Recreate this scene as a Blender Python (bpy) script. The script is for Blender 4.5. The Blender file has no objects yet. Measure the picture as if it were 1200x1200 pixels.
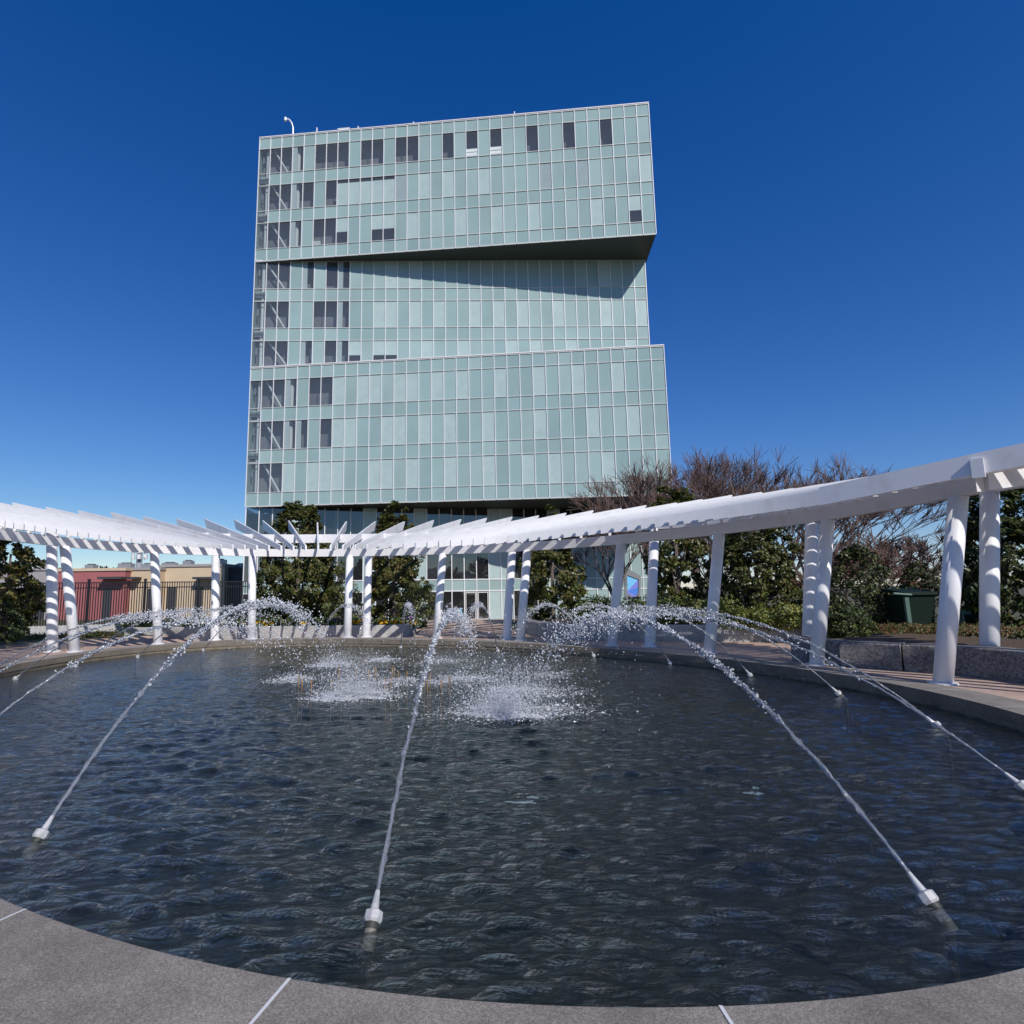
import bpy, math, random
import numpy as np
from mathutils import Vector, Matrix
DBG = False
random.seed(7); RNG = np.random.default_rng(11)
S = bpy.context.scene
COL = S.collection
rad = math.radians

# ------------------------------------------------------------------ camera
F, TH, RO, PX, PY, H = 680.0, 0.134, 0.0136, 556.0, 600.0, 1.5
fw = np.array([0, math.cos(TH), math.sin(TH)]); up = np.array([0, -math.sin(TH), math.cos(TH)]); rt = np.array([1.0, 0, 0])
R_ = rt*math.cos(RO) - up*math.sin(RO); U_ = up*math.cos(RO) + rt*math.sin(RO)
EYE = np.array([0, 0, H])
def ray(x, y): return fw + (x-PX)/F*R_ + (PY-y)/F*U_
def gp(x, y, z=0.0):
    r = ray(x, y); return EYE + r*(z-H)/r[2]
def at(x, y, d):
    r = ray(x, y); return EYE + r*d/r[1]
def zat(x, y, d): return float(at(x, y, d)[2])
cd = bpy.data.cameras.new('camera'); cam = bpy.data.objects.new('camera', cd); COL.objects.link(cam)
cd.sensor_width = 36; cd.lens = F/1200*36; cd.shift_x = (600-PX)/1200; cd.clip_end = 3000; cd.clip_start = 0.05
M = Matrix(((R_[0], U_[0], -fw[0], 0), (R_[1], U_[1], -fw[1], 0), (R_[2], U_[2], -fw[2], H), (0, 0, 0, 1)))
cam.matrix_world = M; S.camera = cam

# ------------------------------------------------------------------ light
SAZ, SEL = rad(151), rad(40)
sv = Vector((math.sin(SAZ)*math.cos(SEL), math.cos(SAZ)*math.cos(SEL), math.sin(SEL)))
ld = bpy.data.lights.new('sun', 'SUN'); ld.energy = 4.2; ld.angle = rad(0.55); ld.color = (1, .955, .89)
lo = bpy.data.objects.new('sun', ld); COL.objects.link(lo); lo.rotation_euler = sv.to_track_quat('Z', 'Y').to_euler()
W = bpy.data.worlds.new('World'); S.world = W; W.use_nodes = True
nt = W.node_tree; bg = nt.nodes['Background']
sk = nt.nodes.new('ShaderNodeTexSky'); sk.sky_type = 'NISHITA'; sk.sun_disc = False
sk.sun_elevation = SEL; sk.sun_rotation = SAZ; sk.air_density = 1.0; sk.dust_density = 0.0; sk.ozone_density = 4.5; sk.altitude = 900
gm = nt.nodes.new('ShaderNodeHueSaturation'); gm.inputs['Saturation'].default_value = 1.18; gm.inputs['Value'].default_value = 1.0
nt.links.new(sk.outputs[0], gm.inputs['Color']); SKS = 0.085
def wm(op, a, b=None):
    n = nt.nodes.new('ShaderNodeMath'); n.operation = op
    for k, q in enumerate((a, b)):
        if q is None: continue
        if isinstance(q, (int, float)): n.inputs[k].default_value = q
        else: nt.links.new(q, n.inputs[k])
    return n.outputs[0]
sp_ = nt.nodes.new('ShaderNodeSeparateColor'); cm_ = nt.nodes.new('ShaderNodeCombineColor'); nt.links.new(gm.outputs[0], sp_.inputs[0])
nt.links.new(wm('MAXIMUM', wm('MULTIPLY', wm('SUBTRACT', sp_.outputs[0], .017/SKS), 1.1), .02), cm_.inputs[0]); nt.links.new(wm('MAXIMUM', wm('SUBTRACT', wm('MULTIPLY', sp_.outputs[1], 1.04), .008/SKS), .05), cm_.inputs[1])
nt.links.new(wm('DIVIDE', wm('MULTIPLY', sp_.outputs[2], 1.75), wm('ADD', wm('MULTIPLY', sp_.outputs[2], .82*SKS), 1.0)), cm_.inputs[2])
nt.links.new(cm_.outputs[0], bg.inputs['Color']); bg.inputs['Strength'].default_value = SKS
S.view_settings.view_transform = 'Standard'; S.view_settings.look = 'None'; S.view_settings.exposure = 0; S.view_settings.gamma = 1

# ------------------------------------------------------------------ materials
def mat(name, col, rough=.6, spec=.5, metal=0, noise=None, bump=None, back=None, coat=0, rand=0):
    m = bpy.data.materials.new(name); m.use_nodes = True; n = m.node_tree.nodes; L = m.node_tree.links
    b = n['Principled BSDF']; b.inputs['Base Color'].default_value = (*col, 1); b.inputs['Roughness'].default_value = rough
    b.inputs['Specular IOR Level'].default_value = spec; b.inputs['Metallic'].default_value = metal; b.inputs['Coat Weight'].default_value = coat
    tc = n.new('ShaderNodeTexCoord'); cur = None
    if noise:
        sc, c2, lo_, hi_ = noise[:4]
        t = n.new('ShaderNodeTexNoise'); t.inputs['Scale'].default_value = sc; t.inputs['Detail'].default_value = 6; t.inputs['Roughness'].default_value = .65
        L.new(tc.outputs['Object'], t.inputs['Vector'])
        r = n.new('ShaderNodeValToRGB'); r.color_ramp.elements[0].position = lo_; r.color_ramp.elements[1].position = hi_
        r.color_ramp.elements[0].color = (*col, 1); r.color_ramp.elements[1].color = (*c2, 1)
        L.new(t.outputs['Fac'], r.inputs['Fac']); cur = r.outputs['Color']
    if rand:
        oi = n.new('ShaderNodeNewGeometry'); mx = n.new('ShaderNodeHueSaturation'); mr = n.new('ShaderNodeMapRange')
        mr.inputs[3].default_value = 1-rand; mr.inputs[4].default_value = 1+rand
        L.new(oi.outputs['Random Per Island'], mr.inputs[0]); L.new(mr.outputs[0], mx.inputs['Value'])
        if cur: L.new(cur, mx.inputs['Color'])
        else: mx.inputs['Color'].default_value = (*col, 1)
        cur = mx.outputs['Color']
    if back:
        g = n.new('ShaderNodeNewGeometry'); mx = n.new('ShaderNodeMix'); mx.data_type = 'RGBA'
        L.new(g.outputs['Backfacing'], mx.inputs[0]); mx.inputs[7].default_value = (*back, 1)
        if cur: L.new(cur, mx.inputs[6])
        else: mx.inputs[6].default_value = (*col, 1)
        cur = mx.outputs[2]
    if cur: L.new(cur, b.inputs['Base Color'])
    if bump:
        t = n.new('ShaderNodeTexNoise'); t.inputs['Scale'].default_value = bump[0]; t.inputs['Detail'].default_value = 5
        L.new(tc.outputs['Object'], t.inputs['Vector']); bp = n.new('ShaderNodeBump'); bp.inputs['Strength'].default_value = bump[1]; bp.inputs['Distance'].default_value = bump[2] if len(bump) > 2 else .02
        L.new(t.outputs['Fac'], bp.inputs['Height']); L.new(bp.outputs['Normal'], b.inputs['Normal'])
    return m
def granite(name, a, b_, c, sc=140):
    m = mat(name, a, .75); n = m.node_tree.nodes; L = m.node_tree.links; b = n['Principled BSDF']
    tc = n.new('ShaderNodeTexCoord')
    v = n.new('ShaderNodeTexVoronoi'); v.inputs['Scale'].default_value = sc*1.3
    vs = n.new('ShaderNodeSeparateColor'); L.new(v.outputs['Color'], vs.inputs[0])
    w = n.new('ShaderNodeTexNoise'); w.inputs['Scale'].default_value = 1.6; w.inputs['Detail'].default_value = 8; w.inputs['Roughness'].default_value = .7
    L.new(tc.outputs['Object'], v.inputs['Vector']); L.new(tc.outputs['Object'], w.inputs['Vector'])
    r = n.new('ShaderNodeValToRGB'); e = r.color_ramp.elements; e[0].position = .08; e[0].color = (*a, 1); e[1].position = .95; e[1].color = (*c, 1)
    k = e.new(.5); k.color = (*b_, 1); L.new(vs.outputs[0], r.inputs['Fac'])
    mr = n.new('ShaderNodeMapRange'); mr.inputs[1].default_value = .3; mr.inputs[2].default_value = .7; mr.inputs[3].default_value = .62; mr.inputs[4].default_value = 1.22
    L.new(w.outputs['Fac'], mr.inputs[0])
    hs = n.new('ShaderNodeHueSaturation'); L.new(r.outputs[0], hs.inputs['Color']); L.new(mr.outputs[0], hs.inputs['Value'])
    L.new(hs.outputs[0], b.inputs['Base Color'])
    bp = n.new('ShaderNodeBump'); bp.inputs['Strength'].default_value = .12; bp.inputs['Distance'].default_value = .003
    L.new(vs.outputs[1], bp.inputs['Height']); L.new(bp.outputs[0], b.inputs['Normal'])
    return m
WHITE = mat('white_paint', (.78, .77, .78), .40, .4, noise=(1.7, (.60, .585, .575), .52, .82))
WHITE2 = mat('white_steel', (.82, .82, .83), .35, .5, noise=(3, (.72, .71, .70), .5, .8))
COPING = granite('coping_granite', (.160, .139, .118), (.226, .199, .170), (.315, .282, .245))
WALLG = granite('planter_granite', (.25, .24, .235), (.40, .385, .375), (.56, .545, .53), 60)
DARKROCK = granite('split_stone', (.10, .09, .085), (.17, .155, .15), (.26, .24, .23), 30)
JOINT = mat('joint_seal', (.62, .61, .62), .7)
COPSHADE = granite('coping_granite_shaded', (.075, .06, .045), (.165, .135, .105), (.25, .21, .165))  # coping granite darkened: shade painted into the inner face
POOLIN = mat('pool_wall', (.21, .17, .12), .6, noise=(6, (.10, .085, .06), .4, .7))
POOLFL = mat('pool_floor', (.005, .008, .005), .8, noise=(2.0, (.026, .031, .020), .42, .72))
SOIL = mat('mulch', (.055, .035, .022), .95, noise=(25, (.13, .085, .05), .4, .65), bump=(40, .8, .04))
GROUND = mat('lawn_ground', (.055, .06, .025), .95, noise=(1.5, (.13, .105, .065), .4, .65), bump=(20, .6, .05))
PANES = [mat('green_panel_%s' % k, c, .16, .5, rand=.07, noise=(.25, tuple(v*.9 for v in c), .4, .65)) for k, c in (('a', (.315, .43, .42)), ('b', (.335, .445, .435)), ('c', (.30, .415, .41)))]
BLIND = mat('blind_glass', (.43, .53, .52), .2, .5, noise=(1.5, (.37, .475, .465), .35, .7), rand=.05)
BLINDG = mat('grey_blind_glass', (.29, .36, .37), .2, .5, noise=(1.5, (.33, .40, .41), .35, .7))
MULL = mat('mullion_white', (.78, .77, .78), .4)
TRANS = mat('transom', (.56, .55, .54), .45)
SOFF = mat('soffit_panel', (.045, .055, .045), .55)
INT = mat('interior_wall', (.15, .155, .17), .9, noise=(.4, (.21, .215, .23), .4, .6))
INTW = mat('interior_white', (.66, .70, .68), .6)
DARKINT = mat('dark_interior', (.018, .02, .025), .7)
BLACKM = mat('black_metal', (.015, .015, .018), .4)
GREYM = mat('grey_metal', (.30, .31, .33), .4, metal=.3)
RED = mat('red_stucco', (.37, .125, .125), .85, noise=(.8, (.33, .105, .11), .4, .7))
TAN = mat('tan_stucco', (.58, .46, .33), .85, noise=(.8, (.56, .42, .28), .4, .7))
GREYB = mat('grey_stucco', (.33, .31, .31), .85)
DKB = mat('dark_cladding', (.05, .05, .06), .7)
RIB = mat('ribbed_concrete', (.46, .45, .45), .8, noise=(4, (.38, .37, .37), .4, .7))
BRASS = mat('brass', (.50, .27, .07), .4, metal=.6)
PIPE = mat('dark_pipe', (.03, .035, .03), .6)
NOZD = mat('nozzle_dark_grey', (.20, .19, .17), .6, noise=(12, (.10, .09, .07), .4, .7))  # mottled darker grey for the lower nozzle body
NOZ = mat('nozzle_grey', (.46, .46, .47), .5, noise=(14, (.30, .30, .30), .45, .7))
BARK = mat('bark', (.13, .10, .085), .9, noise=(6, (.20, .165, .14), .4, .7))
TWIG = mat('twig', (.135, .088, .075), .9)
TWIGR = mat('twig_reddish', (.14, .080, .062), .9)
MAGA = mat('magnolia_leaf', (.034, .060, .012), .38, .3, back=(.055, .066, .016), rand=.4)
MAGB = mat('magnolia_leaf_light', (.098, .125, .022), .40, .3, back=(.11, .10, .026), rand=.4)
MAGC = mat('magnolia_leaf_bronze', (.105, .07, .024), .38, .5, rand=.4)
OLA = mat('shrub_leaf', (.095, .115, .04), .5, .4, rand=.4)
OLB = mat('shrub_leaf_light', (.15, .17, .06), .5, .4, rand=.4)
YGA = mat('hedge_leaf_yellow', (.20, .20, .035), .5, .4, rand=.4)
YGB = mat('hedge_leaf_green', (.09, .125, .025), .5, .4, rand=.4)
DKA = mat('evergreen_leaf', (.026, .040, .014), .5, .25, rand=.4)
RST = mat('russet_leaf', (.14, .07, .03), .6, .3, rand=.4)
ORA = mat('orange_leaf', (.42, .13, .06), .6, .3, rand=.3)
GRN = mat('flower_leaf', (.07, .12, .025), .5, .4, rand=.35)
YEL = mat('yellow_petal', (.78, .42, .01), .6, .3, rand=.2)
PUR = mat('purple_petal', (.13, .025, .17), .6, .3, rand=.3)
BING = mat('green_plastic', (.005, .015, .011), .75, .2)
BINL = mat('pale_green_paint', (.085, .15, .12), .5)
SCR1 = mat('poster_sky_blue', (.22, .60, .95), .35); SCR2 = mat('poster_blue', (.10, .26, .80), .35); SCR3 = mat('poster_violet', (.24, .26, .78), .35)
TURQ = mat('turquoise_paint', (.03, .48, .62), .5)
PALEB = mat('pale_blue_glint', (.70, .88, 1.0), .3)  # colour of the glints painted into the pool
POLE = mat('mast_grey', (.35, .37, .40), .6)
# clear glass: see-through with a reflection
def schlick(n, L, f0, normal=None, ex=5):
    lw = n.new('ShaderNodeLayerWeight'); lw.inputs['Blend'].default_value = .5
    if normal is not None: L.new(normal, lw.inputs['Normal'])
    pw = n.new('ShaderNodeMath'); pw.operation = 'POWER'; pw.inputs[1].default_value = ex; L.new(lw.outputs['Facing'], pw.inputs[0])
    ma = n.new('ShaderNodeMath'); ma.operation = 'MULTIPLY_ADD'; ma.inputs[1].default_value = 1-f0; ma.inputs[2].default_value = f0; L.new(pw.outputs[0], ma.inputs[0]); return ma.outputs[0]
def glass_mat(name, tint, gl=.0, veil=0, veil_col=(.3, .31, .33)):
    m = bpy.data.materials.new(name); m.use_nodes = True; n = m.node_tree.nodes; L = m.node_tree.links; n.clear()
    o = n.new('ShaderNodeOutputMaterial'); t = n.new('ShaderNodeBsdfTransparent'); t.inputs[0].default_value = (*tint, 1)
    g = n.new('ShaderNodeBsdfGlossy'); g.inputs['Roughness'].default_value = .02; fac = schlick(n, L, .07)
    mx = n.new('ShaderNodeMixShader'); ad = n.new('ShaderNodeMath'); ad.operation = 'ADD'; ad.inputs[1].default_value = gl
    L.new(fac, ad.inputs[0]); L.new(ad.outputs[0], mx.inputs[0])
    df = n.new('ShaderNodeBsdfDiffuse'); df.inputs[0].default_value = (*veil_col, 1); m0 = n.new('ShaderNodeMixShader'); m0.inputs[0].default_value = veil
    L.new(t.outputs[0], m0.inputs[1]); L.new(df.outputs[0], m0.inputs[2]); L.new(m0.outputs[0], mx.inputs[1]); L.new(g.outputs[0], mx.inputs[2]); L.new(mx.outputs[0], o.inputs[0])
    return m
CLEAR = glass_mat('clear_glass', (.84, .87, .88), .02, .14, (.40, .44, .46))  # grey veil in the pane stands in for light inside the rooms
DGLASS = glass_mat('dark_glass', (.35, .40, .42), .08, .06)
# brick paving
def brick_mat():
    m = mat('brick_paving', (.3, .2, .16), .85); n = m.node_tree.nodes; L = m.node_tree.links; b = n['Principled BSDF']
    tc = n.new('ShaderNodeTexCoord'); br = n.new('ShaderNodeTexBrick'); br.inputs['Scale'].default_value = 1
    br.inputs['Color1'].default_value = (.40, .27, .205, 1); br.inputs['Color2'].default_value = (.50, .36, .285, 1); br.inputs['Mortar'].default_value = (.30, .25, .21, 1)
    br.inputs['Brick Width'].default_value = .21; br.inputs['Row Height'].default_value = .105; br.inputs['Mortar Size'].default_value = .006
    no = n.new('ShaderNodeTexNoise'); no.inputs['Scale'].default_value = 1.2; no.inputs['Detail'].default_value = 6
    hs = n.new('ShaderNodeHueSaturation'); mr = n.new('ShaderNodeMapRange'); mr.inputs[3].default_value = .7; mr.inputs[4].default_value = 1.25
    L.new(tc.outputs['Object'], br.inputs['Vector']); L.new(tc.outputs['Object'], no.inputs['Vector']); L.new(no.outputs['Fac'], mr.inputs[0])
    L.new(br.outputs['Color'], hs.inputs['Color']); L.new(mr.outputs[0], hs.inputs['Value']); L.new(hs.outputs[0], b.inputs['Base Color'])
    return m
BRICK = brick_mat()
# water surface: fresnel reflection over a tinted clear body
def water_mat():
    m = bpy.data.materials.new('pool_water'); m.use_nodes = True; n = m.node_tree.nodes; L = m.node_tree.links; n.clear()
    o = n.new('ShaderNodeOutputMaterial'); t = n.new('ShaderNodeBsdfTransparent'); t.inputs[0].default_value = (.55, .585, .57, 1)
    g = n.new('ShaderNodeBsdfGlossy'); g.inputs['Roughness'].default_value = .02; g.inputs[0].default_value = (.96, .98, 1.0, 1)
    tc = n.new('ShaderNodeTexCoord'); b1 = n.new('ShaderNodeTexNoise'); b1.inputs['Scale'].default_value = 9; b1.inputs['Detail'].default_value = 7; b1.inputs['Roughness'].default_value = .68; b1.inputs['Distortion'].default_value = .6
    mp = n.new('ShaderNodeMapping'); mp.inputs['Scale'].default_value = (.8, 2.0, 1); L.new(tc.outputs['Object'], mp.inputs[0]); L.new(mp.outputs[0], b1.inputs['Vector'])
    bp = n.new('ShaderNodeBump'); bp.inputs['Strength'].default_value = 1.0; bp.inputs['Distance'].default_value = .028
    b2 = n.new('ShaderNodeTexNoise'); b2.noise_type = 'RIDGED_MULTIFRACTAL'; b2.inputs['Scale'].default_value = 3.2; b2.inputs['Detail'].default_value = 4; b2.inputs['Distortion'].default_value = .5; L.new(mp.outputs[0], b2.inputs['Vector'])
    bm = n.new('ShaderNodeMath'); bm.operation = 'MULTIPLY_ADD'; bm.inputs[1].default_value = .16; L.new(b2.outputs['Fac'], bm.inputs[0]); L.new(b1.outputs['Fac'], bm.inputs[2])
    L.new(bm.outputs[0], bp.inputs['Height']); L.new(bp.outputs[0], g.inputs['Normal']); fac = schlick(n, L, .018, bp.outputs[0], 4.2)
    mx = n.new('ShaderNodeMixShader'); L.new(fac, mx.inputs[0]); L.new(t.outputs[0], mx.inputs[1]); L.new(g.outputs[0], mx.inputs[2]); L.new(mx.outputs[0], o.inputs[0])
    return m
WATER = water_mat()
def drop_mat(name, white, clear):
    m = bpy.data.materials.new(name); m.use_nodes = True; n = m.node_tree.nodes; L = m.node_tree.links; n.clear()
    o = n.new('ShaderNodeOutputMaterial'); t = n.new('ShaderNodeBsdfTransparent'); t.inputs[0].default_value = (.93, .95, .98, 1)
    rf = n.new('ShaderNodeBsdfRefraction'); rf.inputs['IOR'].default_value = 1.33; rf.inputs['Roughness'].default_value = .02; rf.inputs[0].default_value = (.95, .97, 1, 1)
    g = n.new('ShaderNodeBsdfGlossy'); g.inputs['Roughness'].default_value = .08
    d = n.new('ShaderNodeBsdfDiffuse'); d.inputs[0].default_value = (.90, .91, .95, 1); fr = n.new('ShaderNodeFresnel'); fr.inputs[0].default_value = 1.45
    m0 = n.new('ShaderNodeMixShader'); m0.inputs[0].default_value = clear; L.new(rf.outputs[0], m0.inputs[1]); L.new(t.outputs[0], m0.inputs[2])
    m1 = n.new('ShaderNodeMixShader'); m1.inputs[0].default_value = white; m2 = n.new('ShaderNodeMixShader')
    L.new(m0.outputs[0], m1.inputs[1]); L.new(d.outputs[0], m1.inputs[2]); L.new(fr.outputs[0], m2.inputs[0]); L.new(m1.outputs[0], m2.inputs[1]); L.new(g.outputs[0], m2.inputs[2]); L.new(m2.outputs[0], o.inputs[0])
    return m
JETM = drop_mat('jet_water', .10, .30)
DROPM = drop_mat('droplet_water', .50, .35)
FOAMM = drop_mat('foam_water', .62, .5)

# ------------------------------------------------------------------ mesh helper
class MB:
    def __init__(s): s.v = []; s.f = []; s.m = []; s.mats = []
    def mi(s, m):
        if m not in s.mats: s.mats.append(m)
        return s.mats.index(m)
    def poly(s, pts, m):
        b = len(s.v); s.v += [tuple(map(float, p)) for p in pts]; s.f.append(tuple(range(b, b+len(pts)))); s.m.append(s.mi(m))
    def hexa(s, p, m):          # p: 4 bottom (ccw) + 4 top
        b = len(s.v); s.v += [tuple(map(float, q)) for q in p]; k = s.mi(m)
        for f in ((3, 2, 1, 0), (4, 5, 6, 7), (0, 1, 5, 4), (1, 2, 6, 5), (2, 3, 7, 6), (3, 0, 4, 7)):
            s.f.append(tuple(b+i for i in f)); s.m.append(k)
    def box(s, o, ex, ey, ez, m):   # corner + 3 edge vectors
        o, ex, ey, ez = map(lambda a: np.asarray(a, float), (o, ex, ey, ez))
        s.hexa([o, o+ex, o+ex+ey, o+ey, o+ez, o+ex+ez, o+ex+ey+ez, o+ey+ez], m)
    def cbox(s, c, sx, sy, sz, m, rz=0):
        ca, sa = math.cos(rz), math.sin(rz); ex = np.array([ca, sa, 0])*sx; ey = np.array([-sa, ca, 0])*sy; ez = np.array([0, 0, sz])
        s.box(np.asarray(c, float)-ex/2-ey/2, ex, ey, ez, m)
    def tube(s, a, b, r0, r1, m, n=10, cap=True):
        a = np.asarray(a, float); b = np.asarray(b, float); d = b-a; d /= np.linalg.norm(d)+1e-12
        u = np.cross(d, [0, 0, 1.0]) if abs(d[2]) < .95 else np.cross(d, [1.0, 0, 0]); u /= np.linalg.norm(u); w = np.cross(d, u)
        k = s.mi(m); i0 = len(s.v)
        for c, r in ((a, r0), (b, r1)):
            for j in range(n):
                t = 2*math.pi*j/n; s.v.append(tuple(c+r*(math.cos(t)*u+math.sin(t)*w)))
        for j in range(n):
            s.f.append((i0+j, i0+(j+1) % n, i0+n+(j+1) % n, i0+n+j)); s.m.append(k)
        if cap:
            s.f.append(tuple(i0+j for j in range(n))[::-1]); s.m.append(k); s.f.append(tuple(i0+n+j for j in range(n))); s.m.append(k)
    def strip(s, A, B, m):
        b = len(s.v); k = s.mi(m); n = len(A)
        s.v += [tuple(map(float, p)) for p in A]+[tuple(map(float, p)) for p in B]
        for i in range(n-1): s.f.append((b+i, b+i+1, b+n+i+1, b+n+i)); s.m.append(k)
    def build(s, name, parent=None, smooth=False, origin=None):
        me = bpy.data.meshes.new(name); v = s.v
        if origin is not None: v = [(x-origin[0], y-origin[1], z-origin[2]) for x, y, z in v]
        me.from_pydata(v, [], s.f)
        for m in s.mats: me.materials.append(m)
        me.polygons.foreach_set('material_index', s.m)
        if smooth: me.polygons.foreach_set('use_smooth', [True]*len(s.f))
        me.update(); o = bpy.data.objects.new(name, me); COL.objects.link(o)
        if origin is not None: o.location = tuple(map(float, origin))
        if parent is not None: o.parent = parent
        return o
def fast_mesh(name, V, Fq, mats, mi=None, parent=None, smooth=False):
    me = bpy.data.meshes.new(name); V = np.asarray(V, np.float32); Fq = np.asarray(Fq, np.int32); k = Fq.shape[1]
    me.vertices.add(len(V)); me.vertices.foreach_set('co', V.ravel()); me.loops.add(Fq.size); me.loops.foreach_set('vertex_index', Fq.ravel())
    me.polygons.add(len(Fq)); me.polygons.foreach_set('loop_start', np.arange(0, Fq.size, k, dtype=np.int32))
    for m in mats: me.materials.append(m)
    if mi is not None: me.polygons.foreach_set('material_index', np.asarray(mi, np.int32))
    if smooth: me.polygons.foreach_set('use_smooth', np.ones(len(Fq), bool))
    me.update(calc_edges=True); me.validate(); o = bpy.data.objects.new(name, me); COL.objects.link(o)
    if parent is not None: o.parent = parent
    return o
def tag(o, label=None, cat=None, group=None, kind=None):
    if label: o['label'] = label
    if cat: o['category'] = cat
    if group: o['group'] = group
    if kind: o['kind'] = kind
    return o
def empty(name, loc, label, cat, group=None):
    o = bpy.data.objects.new(name, None); COL.objects.link(o); o.location = tuple(map(float, loc)); o.empty_display_size = .2
    return tag(o, label, cat, group)
def child(mb, name, par, smooth=False, label=None):
    o = mb.build(name, None, smooth)
    o.parent = par; o.matrix_parent_inverse = Matrix.Translation(-Vector(par_world(par)))
    if label: o['label'] = label
    return o
def par_world(p):
    v = Vector((0, 0, 0)); q = p
    # all our parents are unrotated; parts built in world space keep an identity world matrix
    while q is not None:
        if q.parent is None: v += q.location
        q = q.parent
    return v
def sub(mb, name, par, smooth=False, label=None):   # child of a part whose own world matrix is identity
    o = mb.build(name, None, smooth); o.parent = par
    if label: o['label'] = label
    return o

# ------------------------------------------------------------------ pool outline (an oval, longer toward the far left)
near = [(0,1056),(50,1076),(125,1101),(200,1119),(300,1137),(430,1157),(500,1165.5),(600,1175),(700,1178.5),(760,1179.5),(835,1179),(900,1176),(1000,1169.5),(1100,1157.5),(1200,1143)]
top = [(1091,811),(1172,829),(1200,837.5),(893,778),(957,787.5),(1050,802),(767,765),(833,771.7)]
wat = [(0,791),(27,787.5),(83,780),(117,773.5),(158,768),(200,763.5),(267,759.7),(300,758.7),(400,757),(483,757.5),(550,760),(600,762),(717,770),(767,776),(817,780),(875,786),(1033,813),(1112,836),(1172,850)]
WZ = -0.21
pp = [gp(x, y)[:2] for x, y in near+top] + [gp(x, y, WZ)[:2] for x, y in wat] + [np.array(q) for q in ((-3.9, 4.05), (-5.5, 5.3), (-7.2, 7.0), (-8.7, 8.9), (-9.7, 10.9), (4.3, 3.65), (5.55, 5.1))]
pp = np.array(pp); C0 = np.array([-2.0, 10.4])
dv = pp-C0; ph = np.arctan2(dv[:, 1], dv[:, 0]); rr = np.hypot(dv[:, 0], dv[:, 1])
NO = 7
A = np.concatenate([[np.ones_like(ph)]]+[[np.cos(k*ph), np.sin(k*ph)] for k in range(1, NO+1)]).T
reg = np.diag([0]+[x for k in range(1, NO+1) for x in (.012*k**2,)*2])
co = np.linalg.solve(A.T@A+reg, A.T@rr)
NP = 720; pa = np.linspace(0, 2*math.pi, NP, endpoint=False)
ra = sum([co[0]]+[co[2*k-1]*np.cos(k*pa)+co[2*k]*np.sin(k*pa) for k in range(1, NO+1)])
OUT = C0+np.stack([ra*np.cos(pa), ra*np.sin(pa)], 1)
tg = np.roll(OUT, -1, 0)-np.roll(OUT, 1, 0); tg /= np.linalg.norm(tg, axis=1)[:, None]
NRM = np.stack([tg[:, 1], -tg[:, 0]], 1)
for _ in range(12): NRM = (np.roll(NRM, 1, 0)+NRM+np.roll(NRM, -1, 0))/3
NRM /= np.linalg.norm(NRM, axis=1)[:, None]
def offs(d): return OUT+NRM*d
def hit(curve, x, y, far=True):
    """plan point where the sight line through (x, y) crosses a closed plan curve; returns point and float index"""
    r = ray(x, y); d = r[:2]/r[1]; n = np.array([d[1], -d[0]]); s = curve@n; s2 = np.roll(s, -1)
    idx = np.where(s*s2 <= 0)[0]; best = None
    for i in idx:
        t = s[i]/(s[i]-s2[i]) if s[i] != s2[i] else 0; p = curve[i]*(1-t)+curve[(i+1) % len(curve)]*t
        if p[1] > 0 and (best is None or p@d > best[0]@d): best = (p, i+t)
    return best if best[1] < 480 else (best[0], best[1]-720)
def ring3(c, z): return [(p[0], p[1], z) for p in np.vstack([c, c[:1]])]

# coping, pool shell, plaza, ground
mb = MB(); mb.strip(ring3(offs(0), 0), ring3(offs(.62), 0), COPING); mb.strip(ring3(offs(0), -.14), ring3(offs(0), 0), COPSHADE)
cp = mb.build('pool_coping'); tag(cp, kind='structure')
mb = MB(); mb.strip(ring3(offs(.025), -1.0), ring3(offs(.025), -.14), POOLIN); mb.strip(ring3(offs(.025), -.14), ring3(offs(0), -.14), COPING); tag(mb.build('pool_wall'), kind='structure')
mb = MB(); mb.poly([(p[0], p[1], -.8) for p in offs(.03)], POOLFL); tag(mb.build('pool_floor'), kind='structure')
# sealed joints in the coping
mb = MB()
def joint(i, w=.014, ln=.62):
    i = int(round(i)) % NP; p = OUT[i]; n = NRM[i]; t = np.array([-n[1], n[0]])
    q = [p-t*w/2+n*.002, p+t*w/2+n*.002, p+t*w/2+n*ln, p-t*w/2+n*ln]; mb.poly([(a[0], a[1], .004) for a in q], JOINT)
    q = [p-t*w/2*.7-n*.003, p+t*w/2*.7-n*.003]; mb.poly([(q[1][0], q[1][1], .003), (q[0][0], q[0][1], .003), (q[0][0], q[0][1], -.14), (q[1][0], q[1][1], -.14)], COPING)
def idx_of(pt): return int(np.argmin(np.hypot(*(OUT-np.asarray(pt)[:2]).T)))
jl = [idx_of(gp(x, y)) for x, y in ((25, 1067), (345, 1147), (837, 1180))]
for i in jl: joint(i)
arc = np.concatenate([[0], np.cumsum(np.hypot(*(np.roll(OUT, -1, 0)-OUT).T))]); TOT = arc[-1]
s0 = arc[idx_of(gp(1172, 829))]; ss = s0
while ss < s0+TOT*.72:
    joint(np.searchsorted(arc, ss % TOT), .010); ss += 1.12
for k in (1149, 1055):     # stray strips of sealant behind the column
    pass
tag(mb.build('coping_joints'), kind='structure')
def sst(t): t = np.clip(t, 0, 1); return t*t*(3-2*t)
DIP = np.array([sst((i-178)/10)*sst((282-i)/14) for i in range(NP)])
def plz(d): return -.004-.24*DIP*sst((d-.75)/1.5)*sst((5.0-d)/.9)
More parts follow.
